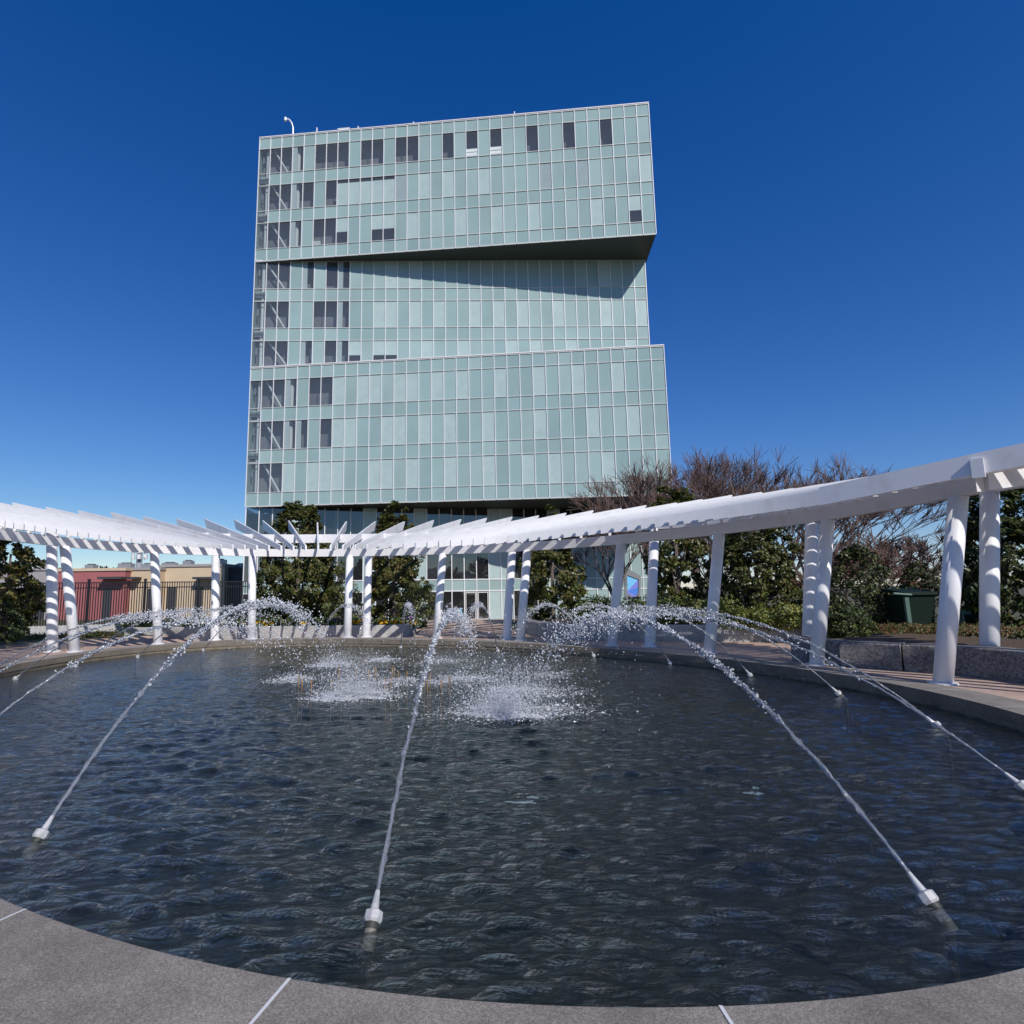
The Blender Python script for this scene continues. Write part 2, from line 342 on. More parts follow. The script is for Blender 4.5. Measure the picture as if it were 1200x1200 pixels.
mb = MB(); dl = (.62, .9, 1.2, 1.6, 2.0, 2.3, 2.8, 3.4, 4.1, 4.5, 5.0)
def rz(c, z): z = np.append(z, z[0]); return [(p[0], p[1], k) for p, k in zip(np.vstack([c, c[:1]]), z)]
for d, e in zip(dl, dl[1:]): mb.strip(rz(offs(d), plz(d)), rz(offs(e), plz(e)), BRICK)
tag(mb.build('plaza_paving'), kind='structure')
def gz(x, y):
    d = max(0.0, math.hypot(x+2, y-10.4)-19.5); t = min(1, d/9); return -.012-.95*t*t*(3-2*t)
mb = MB(); q0 = offs(5.0); z0 = [-.004]*NP
for d in (6.5, 8, 9.5, 11, 12.5, 14, 16, 18, 21, 26, 34, 45, 60, 90, 140, 250, 500, 1200):
    base = offs(5.0); dirs = base-C0; dirs /= np.linalg.norm(dirs, axis=1)[:, None]; q1 = base+dirs*(d-5)
    z1 = [gz(*p) for p in q1]
    a_ = [(p[0], p[1], z) for p, z in zip(q0, z0)]; b_ = [(p[0], p[1], z) for p, z in zip(q1, z1)]
    mb.strip(a_+a_[:1], b_+b_[:1], GROUND); q0, z0 = q1, z1
tag(mb.build('ground', smooth=True), kind='structure')

# water: real waves on a fine grid
xs = np.arange(-11.6, 7.2, .03); ys = np.arange(1.9, 19.8, .03); X, Y = np.meshgrid(xs, ys, indexing='ij')
Z = np.zeros_like(X); wr = np.random.default_rng(5); imp = [(-2, 9.9), (.37, 8.4), (-.3, 11), (-3, 11.5), (1.2, 11.5), (-2.2, 13.8)]
for k in range(130):
    lam = math.exp(wr.uniform(math.log(.10), math.log(.52))); a = wr.normal(-1.60, .40); kx, ky = math.cos(a)*2*math.pi/lam, math.sin(a)*2*math.pi/lam
    wp = .55*np.sin(1.3*X+.8*Y+k*1.7)+.4*np.sin(-.7*X+1.9*Y+k*.9)
    c = np.cos(kx*X+ky*Y+wr.uniform(0, 6.3)+wp); Z += (c+.35*c*np.abs(c))*lam*(.0046 if lam < .28 else .0026)*(.55+.45*np.sin(.45*X*math.cos(k)+.45*Y*math.sin(k)+k)**2*2)
for cx, cy in imp:
    r = np.hypot(X-cx, Y-cy); Z += .018*np.cos(r*14+wr.uniform(0, 6))*np.exp(-((r-.7)/1.1)**2)
Z *= np.clip(1.12-(Y-4)/11.5, .22, 1.1)
Z = Z+WZ
ang = np.arctan2(Y-C0[1], X-C0[0]) % (2*math.pi); rad_in = np.interp(ang, np.append(pa, 2*math.pi), np.append(ra, ra[0]))
ins = np.hypot(X-C0[0], Y-C0[1]) < rad_in+.02
nx, ny = X.shape; I = np.arange(nx*ny).reshape(nx, ny)
ok = ins[:-1, :-1] | ins[1:, :-1] | ins[:-1, 1:] | ins[1:, 1:]
Fq = np.stack([I[:-1, :-1][ok], I[1:, :-1][ok], I[1:, 1:][ok], I[:-1, 1:][ok]], 1)
used = np.unique(Fq); remap = -np.ones(nx*ny, int); remap[used] = np.arange(len(used))
V = np.stack([X.ravel(), Y.ravel(), Z.ravel()], 1)[used]
wo = fast_mesh('water', V, remap[Fq], [WATER], smooth=True); tag(wo, kind='structure')
for (x, y, lx, ly, r) in ((612, 940, .30, .055, -.3), (882, 929, .17, .075, .2)):  # reflected glints on the pool, painted as pale slivers just below the surface
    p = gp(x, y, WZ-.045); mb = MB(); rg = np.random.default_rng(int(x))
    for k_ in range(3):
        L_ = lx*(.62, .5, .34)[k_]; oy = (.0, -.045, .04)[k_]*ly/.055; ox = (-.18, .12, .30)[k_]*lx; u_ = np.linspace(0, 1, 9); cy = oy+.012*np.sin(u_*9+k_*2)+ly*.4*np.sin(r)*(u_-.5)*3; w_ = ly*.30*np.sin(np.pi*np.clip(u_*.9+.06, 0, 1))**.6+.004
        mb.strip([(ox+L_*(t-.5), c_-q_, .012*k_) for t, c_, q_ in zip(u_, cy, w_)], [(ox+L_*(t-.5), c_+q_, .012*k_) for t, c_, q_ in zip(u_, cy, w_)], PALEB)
    o = mb.build('pale_glint', origin=None); o.location = tuple(p)
    tag(o, 'long pale blue painted glint glimpsed under the water at mid pool' if x < 700 else 'short pale blue painted glint glimpsed under the water right of the long one', 'painted glint', 'painted glints under the water')

# ------------------------------------------------------------------ office tower
BL = at(299, 307, 47.3)[:2]                       # shared left corner of the stacked blocks
NB, WID = 33, 34.2
tower = empty('office_tower', (BL[0], BL[1], -.95), 'tall pale green glass office building of twisted stacked blocks behind the pergola', 'building')
def axes(deg):
    a = rad(deg); return np.array([math.cos(a), math.sin(a), 0]), np.array([-math.sin(a), math.cos(a), 0])
ROWS = [('s', 1.15), ('w', 2.45), ('s', 1.15), ('w', 2.45), ('s', 1.15), ('w', 2.45), ('s', 1.1)]   # bottom to top
DARK, HALF, HB, BLD, GBL, ST, TOPS, LOWW = 'D', 'H', 'P', 'B', 'G', 'S', 'T', 'L'
def spec(st=(), dark=(), half=(), blind=(), hb=(), gb=(), tops=(), low=()):
    d = {}
    for k, l in (('S', st), ('D', dark), ('H', half), ('B', blind), ('P', hb), ('G', gb), ('T', tops), ('L', low)):
        for i in l: d[i] = k
    return d
UP = [spec((0,), (1, 2, 5, 6), (3,), (13, 17, 20, 23, 28), (7, 10, 11, 31)),
      spec((0,), (1, 2, 4, 6), (3,), (14, 16, 19, 32), (), (12, 24, 27), (7, 8, 9, 10, 11)),
      spec((0,), (1, 2, 5, 6, 7, 9, 10, 12, 13, 16, 23, 26, 29), (3,), (), (), (), (), (18, 20))]
MID = [spec((0,), (1, 2, 6), (4, 7), (14, 17, 21, 23, 26, 31), (8, 10, 11)),
       spec((0,), (1, 2, 5, 6), (7,), (10, 11, 13, 15, 18, 20, 22, 25, 29, 32)),
       spec((0,), (1, 2, 6), (4, 7), (11, 13, 29))]
LOW = [spec((0,), (1, 2), (), (3, 5, 6, 7, 10, 11, 13, 16, 19, 22, 24, 28)),
       spec((0,), (1, 2, 6), (3, 4), (7, 8, 11, 12, 14, 16, 19, 23, 27, 30)),
       spec((0,), (1, 2, 5, 6), (3,), (7, 9, 10, 12, 13, 15, 17, 20, 23, 26, 29))]
def block(name, deg, z0, rows, specs, depth, topcap=True, soffit=True):
    ex, ey = axes(deg); o = np.array([BL[0], BL[1], z0]); tot = sum(h for _, h in rows); ez = np.array([0, 0, 1.0]); bw = WID/NB
    wr_ = np.random.default_rng(int(z0*10)); mb = MB(); wins = []; wi = 0; z = 0; mg = MB(); inner = MB()
    for kind, h in rows:
        for c in range(NB):
            p = o+ex*bw*c+ez*z; j = wr_.normal(0, .004, 4)
            quad = [p+ey*j[0], p+ex*bw+ey*j[1], p+ex*bw+ez*h+ey*j[2], p+ez*h+ey*j[3]]
            k = specs[wi].get(c) if kind == 'w' and wi < len(specs) else None
            if k is None:
                if kind == 's' and c == 0 and z > .1 and z+h < tot-.1: k = 'S'
            if k is None: mb.poly(quad, PANES[wr_.choice(3)])
            else: wins.append((k, p, h, c))
        if kind == 'w': wi += 1
        z += h
    # body: side, back, roof, soffit
    e = .02
    A_ = o+ey*e; B_ = o+ex*WID+ey*e; D_ = ey*depth; T = ez*tot
    mb.poly([B_, B_+D_, B_+D_+T, B_+T], PANES[0]); mb.poly([B_+D_, A_+D_, A_+D_+T, B_+D_+T], PANES[1]); mb.poly([A_+D_, A_, A_+T, A_+D_+T], PANES[2])
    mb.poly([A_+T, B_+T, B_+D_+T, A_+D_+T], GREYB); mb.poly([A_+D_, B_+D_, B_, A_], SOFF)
    body = child(mb, name, tower)
    # interior behind the clear panes
    zz = 0
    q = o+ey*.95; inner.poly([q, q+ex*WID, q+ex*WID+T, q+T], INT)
    for kind, h in rows:
        if kind == 's' : inner.poly([o+ez*(zz+h*.6)+ey*.05, o+ez*(zz+h*.6)+ex*WID+ey*.05, o+ez*(zz+h*.6)+ex*WID+ey*.95, o+ez*(zz+h*.6)+ey*.95], INTW)
        zz += h
    # corner column and diagonal braces just inside the glass
    for c in (.62, 3.35): inner.tube(o+ex*bw*c+ey*.5, o+ex*bw*c+ey*.5+T, .17, .17, INTW, 10)
    zz = 0; lastw = None
    for kind, h in rows:
        if kind == 'w':
            a = o+ez*(zz-.6)+ex*bw*2.95+ey*.4; b = o+ez*(zz+h+.5)+ex*bw*.95+ey*.4
            a[2] = max(a[2], z0+.1); b[2] = min(b[2], z0+tot-.1); inner.tube(a, b, .085, .085, INTW, 8)
        zz += h
    zz = 0
    for kind, h in rows:
        if kind == 's' and 0 < zz < tot-2:
            for q_, hh_ in ((.1, .1), (.45, .14), (.8, .1)): inner.box(o+ez*(zz+h*q_)+ey*.22+ex*.05, ex*(bw*1.9), ey*.1, ez*hh_, INTW)
        if kind == 'w': inner.box(o+ez*(zz+h*.55)+ey*.3+ex*.22, ex*.14, ey*.1, ez*.55, GREYM)
        zz += h
    for c, zf in ((5, 1), (9, 3), (13, 5)): inner.cbox(o+ex*bw*c+ey*.7+ez*zf, .8, .1, 1.0, INTW)
    sub(inner, 'interior', body)
    for k, p, h, c in wins:
        w = MB(); g = .03; a = p+ex*g+ey*.012; b = p+ex*(bw-g)+ey*.012
        def pane(f0, f1, g0, g1, m):
            x0 = a*(1-f0)+b*f0; x1 = a*(1-f1)+b*f1; w.poly([x0+ez*h*g0, x1+ez*h*g0, x1+ez*h*g1, x0+ez*h*g1], m)
        if k in 'DS': pane(0, 1, 0, 1, CLEAR)
        elif k == 'H': pane(0, .42, 0, 1, BLINDG); pane(.42, 1, 0, 1, CLEAR)
        elif k == 'B': pane(0, 1, 0, 1, BLIND)
        elif k == 'G': pane(0, 1, 0, 1, BLINDG)
        elif k == 'P': pane(0, 1, .45, 1, BLIND); pane(0, 1, 0, .45, CLEAR)
        elif k == 'T': pane(0, 1, .86, 1, CLEAR); pane(0, 1, 0, .86, BLIND)
        elif k == 'L': pane(0, 1, .32, 1, CLEAR); pane(0, 1, .20, .31, INTW); pane(0, 1, .05, .16, INTW); pane(0, 1, .0, .05, BLINDG); pane(0, 1, .16, .20, BLINDG); pane(0, 1, .31, .32, BLINDG)
        sub(w, 'window', body)
    # mullions and transoms
    for c in range(NB+1):
        p = o+ex*(bw*c-.027)-ey*.06; mg.box(p, ex*.054, ey*.06, T, MULL)
    zz = 0
    for i, (kind, h) in enumerate(rows+[('e', 0)]):
        th = .05 if 0 < i < len(rows) else .10
        for c in range(NB): mg.box(o+ex*(bw*c+.028)-ey*.05+ez*(zz-th/2), ex*(bw-.056), ey*.05, ez*th, TRANS)
        zz += h
    mg.box(o+ez*(tot+.05)-ey*.08-ex*.03, ex*(WID+.06), ey*.6, ez*.07, MULL)
    sub(mg, 'mullion_grid', body)
    return body
ZL, ZU = 8.56, 30.18
block('lower_block', -5.85, ZL, ROWS, LOW, 20)
MR = [('w', 2.40), ('s', 1.15), ('w', 2.45), ('s', 1.15), ('w', 2.55)]
block('middle_block', .9, ZL+11.9+.05, MR, MID, 22)
block('upper_block', -5.45, ZU, ROWS, UP, 20)
# podium
def podium():
    ex, ey = axes(7.4); o = np.array([BL[0]+.05, BL[1]+.05, -1.0]); ez = np.array([0, 0, 1.0]); bw = 1.06; n = 34; W_ = bw*n; tot = ZL+.95
    mb = MB(); mg = MB(); zs = [0, 2.46, 3.42, 6.6, tot]
    rg = np.random.default_rng(3)
    light = {3, 9, 13, 19, 20, 24}; green = set(range(26, 34))
    for i in range(4):
        for c in range(n):
            p = o+ex*bw*c+ez*zs[i]; h = zs[i+1]-zs[i]; j = rg.normal(0, .004, 4)
            m = DGLASS
            if i == 1: m = PANES[c % 3]
            elif c in light: m = BLIND
            elif c in green and i < 3: m = PANES[c % 3]
            mb.poly([p+ey*j[0], p+ex*bw+ey*j[1], p+ex*bw+ez*h+ey*j[2], p+ez*h+ey*j[3]], m)
    A_ = o+ey*.02; B_ = A_+ex*W_; D_ = ey*18; T = ez*(tot-.05)
    mb.poly([B_, B_+D_, B_+D_+T, B_+T], PANES[0]); mb.poly([B_+D_, A_+D_, A_+D_+T, B_+D_+T], PANES[1]); mb.poly([A_+D_, A_, A_+T, A_+D_+T], PANES[2])
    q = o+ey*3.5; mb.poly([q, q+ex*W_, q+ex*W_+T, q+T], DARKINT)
    for c in (1.0, 7.2, 14.0, 22): mb.tube(o+ex*c+ey*1.2, o+ex*c+ey*1.2+T, .2, .2, INTW, 10)
    mb.tube(o+ex*1.9+ey*.8+ez*tot, o+ex*4.2+ey*.8+ez*5.2, .1, .1, INTW, 8)
    body = child(mb, 'podium', tower)
    for c in range(n+1): mg.box(o+ex*(bw*c-.035)-ey*.07, ex*.07, ey*.07, T, MULL)
    for z in zs[1:4]:
        for c in range(n): mg.box(o+ex*(bw*c+.036)-ey*.05+ez*(z-.04), ex*(bw-.072), ey*.05, ez*.08, MULL)
    sub(mg, 'mullion_grid', body)
    for c in (17, 18):
        d = MB(); p = o+ex*(bw*c+.08)-ey*.06
        for (a, b, z0, z1) in ((0, .07, 0, 2.36), (.83, .9, 0, 2.36), (.07, .83, 2.28, 2.36), (.07, .83, 0, .12)): d.box(p+ex*a+ez*z0, ex*(b-a), ey*.05, ez*(z1-z0), TRANS)
        dd = sub(d, 'door', body)
podium()
# roof furniture
ex, ey = axes(-5.45); RT = np.array([BL[0], BL[1], ZU+11.95])
rp = RT+ex*2.7+ey*.8; e = empty('roof_davit', rp, 'white curved davit arm standing on the roof near its left corner', 'davit')
mb = MB(); pts = [rp, rp+[.02, 0, .9], rp+[.0, 0, 1.5], rp+[-.14, 0, 2.0], rp+[-.40, 0, 2.35], rp+[-.68, 0, 2.42]]
for a, b in zip(pts, pts[1:]): mb.tube(a, b, .062, .062, WHITE2, 8)
child(mb, 'arm', e); mb = MB(); mb.tube(rp+[0, 0, -.02], rp+[0, 0, .45], .2, .16, WHITE2, 10); child(mb, 'base', e)
mb = MB(); mb.tube(rp+[-.72, 0, 2.22], rp+[-.72, 0, 2.52], .13, .10, WHITE2, 8); child(mb, 'winch_head', e)
for k, (dx, w, h, nm, lb, ct) in enumerate(((7.7, .9, .22, 'roof_vent', 'low white vent lying on the roof edge right of the curved davit', 'vent'), (5.2, .08, .6, 'roof_post', 'thin white post on the roof edge between davit and vent', 'post'), (9.0, .08, .35, 'roof_post', 'short post on the roof edge just right of the low white vent', 'post'), (14.0, .08, .3, 'roof_post', 'short post on the roof edge above the middle of the facade', 'post'), (22.9, .08, .4, 'roof_post', 'short post on the roof edge right of the middle of the facade', 'post'))):
    mb = MB(); p = RT+ex*dx+ey*.22+np.array([0, 0, .09]); mb.cbox(p-[0, 0, .02], w, .1 if w < .2 else .3, h, WHITE2, rad(-5.45)); mb.cbox(p+[0, 0, h-.02], w*1.25, .14 if w < .2 else .34, .04, WHITE2, rad(-5.45))
    tag(mb.build(nm), lb, ct, 'posts on the roof edge' if nm == 'roof_post' else None)

# ------------------------------------------------------------------ pergola
IN = offs(1.10); OUTB = offs(2.9)
bb = [(0,631),(60,640),(180,648),(300,653),(430,653),(520,649),(600,645),(640,642),(728,639),(770,634),(843,628),(950,614),(1040,598),(1110,583),(1150,575)]
hp = [hit(IN, x, y) for x, y in bb]; hi = np.array([h[1] for h in hp]); hz = np.array([zat(x, y, h[0][1]) for (x, y), h in zip(bb, hp)])
pf = np.polyfit(hi-hi.mean(), hz, 3); zb_lo, zb_hi = hz.min()-.02, hz.max()+.02
hi_min, hi_max = hi.min(), hi.max()
def beam_z(i): return float(np.clip(np.polyval(pf, np.clip(i, hi_min-6, hi_max+30)-hi.mean()), 2.45, 3.0))
DBG and print('BEAM', np.round(hi, 0).tolist(), np.round(hz, 2).tolist(), [round(beam_z(i), 2) for i in hi])
def cpt(curve, i):
    i = i % NP; k = int(i); t = i-k; return curve[k]*(1-t)+curve[(k+1) % NP]*t
i_end = hi_min                                   # right end (angle small)
i_left = hi_max+95                               # carries on out of frame on the left
BT = .26
pg = empty('pergola', (*cpt(IN, 200), 0), 'white curved pergola of fanned blades on leaning round columns around the pool', 'pergola')
def beam(curve, i0, i1, zf, w, h, name):
    mb = MB(); ii = np.linspace(i0, i1, int(abs(i1-i0)*1.2)+2); nrm = [cpt(NRM, i) for i in ii]; P = [cpt(curve, i) for i in ii]
    a = [(*(p-n*w/2), zf(i)) for p, n, i in zip(P, nrm, ii)]; b = [(*(p+n*w/2), zf(i)) for p, n, i in zip(P, nrm, ii)]
    c = [(x, y, z+h) for x, y, z in b]; d = [(x, y, z+h) for x, y, z in a]
    mb.strip(a, b, WHITE); mb.strip(b, c, WHITE); mb.strip(c, d, WHITE); mb.strip(d, a, WHITE)
    mb.poly([a[0], b[0], c[0], d[0]], WHITE); mb.poly([d[-1], c[-1], b[-1], a[-1]], WHITE)
    return child(mb, name, pg)
beam(IN, i_end, i_left, beam_z, .13, BT, 'inner_beam')
# outer beam height from the stretch seen between the blades
oz = np.mean([zat(x, 636, hit(OUTB, x, 636)[0][1]) for x in (330, 372, 415)])
PT = at(1160, 579, 10.3); oz_end = PT[2]
ob0 = hit(OUTB, 1160, 579)[1]
oi_mid = hit(OUTB, 372, 636)[1]
def outer_z(i): t = np.clip((i-ob0)/(oi_mid-ob0), 0, 1); return float(oz_end*(1-t)+oz*t)
DBG and print('OUTER', oz, oz_end, PT, ob0, oi_mid)
beam(OUTB, i_end, i_left, outer_z, .13, .32, 'outer_beam')
# radial end beam from the last inner column to the last outer one
a = np.array([*cpt(IN, i_end), beam_z(i_end)]); b = np.array([*cpt(OUTB, i_end), oz_end]); d = b-a; d /= np.linalg.norm(d); s_ = np.array([-d[1], d[0], 0]); s_ /= np.linalg.norm(s_)
mb = MB(); a2 = a+d*.07; b2 = b+d*.6
mb.hexa([a2-s_*.065, b2-s_*.065, b2+s_*.065, a2+s_*.065]+[q+np.array([0, 0, .25]) for q in (a2-s_*.065, b2-s_*.065, b2+s_*.065, a2+s_*.065)], WHITE); child(mb, 'end_beam', pg)
# columns
inner_cols = dict(A2=(76,642,89,768), B=(181,648,186,757), D=(296,650,295,750), E=(410,650,407,749), G=(519,650,511,749), I=(618,648,609,753), J=(728,640,716,757), L=(843,628,829,757), N=(970,612,955,780), O=(1124,588,1102,803))
CB = offs(.72)
def column(base, top_, r):
    mb = MB(); mb.tube(base, top_, r, r, WHITE, 28, True)
    o = child(mb, 'column', pg)
    bp_ = MB(); g = np.asarray(base)+(np.asarray(top_)-np.asarray(base))*(-base[2]/(top_[2]-base[2])); bp_.tube([g[0], g[1], -.03], [g[0], g[1], .018], r*1.5, r*1.5, WHITE, 20); sub(bp_, 'base_plate', o)
    me = o.data; me.polygons.foreach_set('use_smooth', [len(p.vertices) == 4 for p in me.polygons])
    return o
for k, (tx, ty, bx, by) in inner_cols.items():
    p = hit(CB, bx, by); t = hit(IN, tx, ty); column((p[0][0], p[0][1], -.2), (t[0][0], t[0][1], beam_z(t[1])+.01), .128)
outer_cols = dict(A1=(61,641,63,757,1.35), C=(253,652,252,752,.85), F=(432,650,429,749,.80), H=(600,648,593,752,.80), K=(766,636,760,755,1.0), M=(950,615,944,752,1.7), P=(1160,580,1153,762,2.15))
for k, (tx, ty, bx, by, of) in outer_cols.items():
    p = hit(offs(of), bx, by); ex_ = tx+(tx-bx)*.15; ey_ = ty-(by-ty)*.15
    t = hit(OUTB, ex_, ey_) if k != 'P' else (np.array(cpt(OUTB, ob0)), ob0)
    zt = outer_z(t[1]) if k != 'P' else oz_end
    column((p[0][0], p[0][1], -.28), (t[0][0], t[0][1], zt+.01), .135)
for st_ in (25, 50, 75):      # out of frame, left
    i = hi_max+st_; column((*cpt(CB, i), -.03), (*cpt(IN, i+1), beam_z(i)+.01), .128)
# blades
notch = {-27:15,-26:28,-25:40,-24:52.5,-23:65,-22:78,-21:92.5,-20:105,-19:118,-18:130,-17:142,-16:154,-15:166,-14:178,-13:191,-12:205,-11:218,-10:231,-9:244,-8:258,-7:272,-6:287,-5:300,-4:314,-3:330,-2:344,-1:358,0:373,1:388,2:403,3:418,4:434,5:448,6:461,7:474,8:487,9:500,10:514,11:527.5,12:540,13:552.5,14:564,15:579,16:592.5,17:606,18:619,19:633,20:647,21:662,22:675,23:691,24:706,25:722,26:738,27:753,28:769,29:785,30:801,31:817,32:834,33:853,34:872,35:890,36:909,37:927,38:943,39:962.5}
tipx = [(15,589),(54,594),(92,598),(130,600),(168,605),(207,608),(240,608),(275,609),(308,610),(338,610),(372,612),(406,611),(440,611),(474,611),(508,609.5),(540,608.5),(570,607),(600,605.5),(631,604),(663,601),(695,598),(728,595.5),(757,592),(793,589),(823,585),(858,580),(893,576.5),(930,572),(965,567)]
def beamtop_y(x): return np.interp(x, [0,60,110,180,300,430,520,600,660,728,770,843,950], [617,626,634,640,646,645,644,638,632,624,616,611,595])
fins = {}; ip = {}; ii_ = {}; zin = {}; INB = offs(-.55)
for n in range(-27, 40):
    h = hit(INB, notch[n], beamtop_y(notch[n])); ip[n] = h[0]; ii_[n] = h[1]; zin[n] = zat(notch[n], beamtop_y(notch[n])-1.0, h[0][1])
idx = np.array(sorted(ip)); iv = np.array([ii_[n] for n in idx]); pfi = np.polyfit(idx, iv, 5)
for n in idx: ii_[n] = float(np.polyval(pfi, n)) if abs(np.polyval(pfi, n)-ii_[n]) < 6 else ii_[n]; ip[n] = cpt(INB, ii_[n])
zf_ = np.polyfit(idx, [zin[n] for n in idx], 4)
for n in idx: zin[n] = float(np.polyval(zf_, n))
DBG and print('ZIN', [(n, round(zin[n], 2)) for n in (-27, -15, 0, 15, 25, 32, 39)])
for n in range(-28, -41, -1): ii_[n] = ii_[n+1]+abs(ii_[-25]-ii_[-20])/5; ip[n] = cpt(INB, ii_[n]); zin[n] = zin[-27]
head = {}; Ls = {}; tz = {}
for n in range(-10, 19):
    x, y = tipx[n+10]; r = ray(x, y); d = r[:2]/np.linalg.norm(r[:2]); p = ip[n]; foot = d*(p@d); Lp = np.linalg.norm(p-foot); L = max(6.9, 1.035*Lp)
    tp = foot+d*math.sqrt(L*L-Lp*Lp); z = float((EYE+r*(tp[1]/r[1]))[2]); fins[n] = (tp, z); v = tp-p; head[n] = math.atan2(v[0], v[1]); Ls[n] = L; tz[n] = z
DBG and print('FIN', [(n, round(math.degrees(head[n])), round(Ls[n], 1), round(tz[n], 2)) for n in (-10, -5, 0, 5, 10, 14, 18)])
h18, hm10 = head[18], head[-10]
for n in range(19, 40):
    t = (n-18)/21; a = h18+(rad(141)-h18)*t; L = Ls[18]+(7.6-Ls[18])*t; z = tz[18]+(3.80-tz[18])*t; fins[n] = (ip[n]+L*np.array([math.sin(a), math.cos(a)]), z)
for n in range(-11, -41, -1):
    t = (-10-n)/30; a = hm10+(rad(-142)-hm10)*t; L = Ls[-10]+(7.4-Ls[-10])*t; fins[n] = (ip[n]+L*np.array([math.sin(a), math.cos(a)]), tz[-10]+(4.1-tz[-10])*t)
def blade(n):
    tp, z1 = fins[n]; p0 = ip[n]; v = tp-p0; L = np.linalg.norm(v); v = v/L; s = np.array([-v[1], v[0]])*.028
    zb = zin[n]; h0, h1 = (.30, .30) if n == 39 else (float(np.interp(n, [-12, 0, 12, 30], [.15, .16, .21, .24])), .36)
    T0 = zb+h0; st = (z1-T0)/L; sl = (z1-h1-zb)/L
    # profile (distance, z): a thin nose over the pool deepening toward the outer end, which is cut on a slant
    pr = [(0, zb), (L*.5, zb+sl*L*.5), (L-.42, zb+(L-.42)*sl), (L-.16, z1-.20), (L, z1-.03), (L-.02, z1), (L*.5, T0+st*L*.5), (.03, T0+.03*st), (0, T0-.03)]
    mb = MB(); k = len(pr); A_ = [(*(p0+v*d-s), z) for d, z in pr]; B_ = [(*(p0+v*d+s), z) for d, z in pr]
    mb.poly(A_, WHITE); mb.poly(B_[::-1], WHITE)
    for i in range(k): j = (i+1) % k; mb.poly([A_[j], A_[i], B_[i], B_[j]], WHITE)
    f = child(mb, 'blade', pg)
    # struts where the blade passes over the two ring beams
    for curve, zf, hb_ in ((IN, beam_z, BT), (OUTB, outer_z, .32)):
        best = None
        for d in np.arange(.4, L-.3, .05):
            q = p0+v*d; i = int(np.argmin(np.hypot(*(curve-q).T))); e_ = np.linalg.norm(curve[i]-q)
            if e_ < .08: best = (d, i if i < 480 else i-720); break
        if best and best[1] >= i_end-1:
            q = p0+v*best[0]; zt = zb+best[0]*sl+.06; z0 = zf(best[1])+hb_
            if zt-z0 > .03:
                m2 = MB(); m2.cbox((q[0], q[1], z0-.003), .07, .075, zt-z0, WHITE, math.atan2(v[1], v[0])); sub(m2, 'strut', f)
    return v, zb, sl
for n in range(-40, 40): vv = blade(n)
# bracket plate on the last blade over the end beam
p0 = ip[39]; tp, z1 = fins[39]; v = tp-p0; L = np.linalg.norm(v); v /= L; r = ray(1147, 550); dd = r[:2]/r[1]
tt = np.linalg.solve(np.array([v, -dd]).T, -p0); q = p0+v*tt[0]; zb = zin[39]; sl = (z1-.30-zb)/L
DBG and print('BRACKET', q, tt, zb+tt[0]*sl)
mb = MB(); sn = np.array([-v[1], v[0]]); sn = sn if sn@(-q) > 0 else -sn; o_ = q+sn*.03-v*.07; mb.box((o_[0], o_[1], zb+tt[0]*sl-.05), (*(v*.14), 0), (*(sn*.04), 0), (0, 0, .27), WHITE2); child(mb, 'bracket', pg)

# ------------------------------------------------------------------ planter walls and beds
def wall(name, pix, h, th, m, label, group, joints=0, top_slope=None, rough=0, zb=-.03, zp=0):
    P = np.array([gp(x, y, zp)[:2] for x, y in pix]); seg = np.hypot(*(P[1:]-P[:-1]).T); s = np.concatenate([[0], np.cumsum(seg)])
    u = np.linspace(0, s[-1], max(12, int(s[-1]/.15))); Q = np.stack([np.interp(u, s, P[:, 0]), np.interp(u, s, P[:, 1])], 1)
    for _ in range(4): Q[1:-1] = (Q[:-2]+2*Q[1:-1]+Q[2:])/4
    t = np.gradient(Q, axis=0); t /= np.linalg.norm(t, axis=1)[:, None]; n = np.stack([-t[:, 1], t[:, 0]], 1)
    if (n[len(n)//2]@(Q[len(n)//2]-C0)) < 0: n = -n
    rj = RNG.normal(0, rough*2.2, (len(Q), 2)) if rough else np.zeros((len(Q), 2))
    for _ in range(6 if rough else 0): rj[1:-1] = (rj[:-2]+2*rj[1:-1]+rj[2:])/4
    f0 = Q+n*rj[:, :1]; hh = h+rj[:, 1]; ch = .02
    a = [(*p, zb) for p in f0]; b = [(*p, z-ch) for p, z in zip(f0, hh)]; b2 = [(*(p+nn*ch), z) for p, z, nn in zip(f0, hh, n)]; c2 = [(*(p+nn*(th-ch)), z) for p, z, nn in zip(Q, hh, n)]; c = [(*(p+nn*th), z-ch) for p, z, nn in zip(Q, hh, n)]; d = [(*(p+nn*th), zb) for p, nn in zip(Q, n)]
    mb = MB()
    for A_, B_ in ((a, b), (b, b2), (b2, c2), (c2, c), (c, d)): mb.strip(A_, B_, m)
    for k in (0, -1): mb.poly([x[k] for x in (a, b, b2, c2, c, d)], m)
    o = mb.build(name); tag(o, label, 'wall', group)
    return Q, n
Qa, na = wall('planter_wall', [(145, 752), (200, 751.5), (262, 751.3), (330, 750.7), (400, 749.8), (440, 749.3), (484, 748), (488, 745), (487, 740)], .27, .35, WALLG, 'pale granite planter wall with pansies behind the far left rim', 'granite planter walls', zb=-.3, zp=-.24)
Qb, nb = wall('planter_wall', [(606, 737), (618, 743), (650, 748.5), (690, 750), (740, 750.5), (800, 751.5), (850, 752), (920, 752.5), (972, 754)], .44, .35, WALLG, 'pale granite planter wall below the yellow green hedge at right', 'granite planter walls')
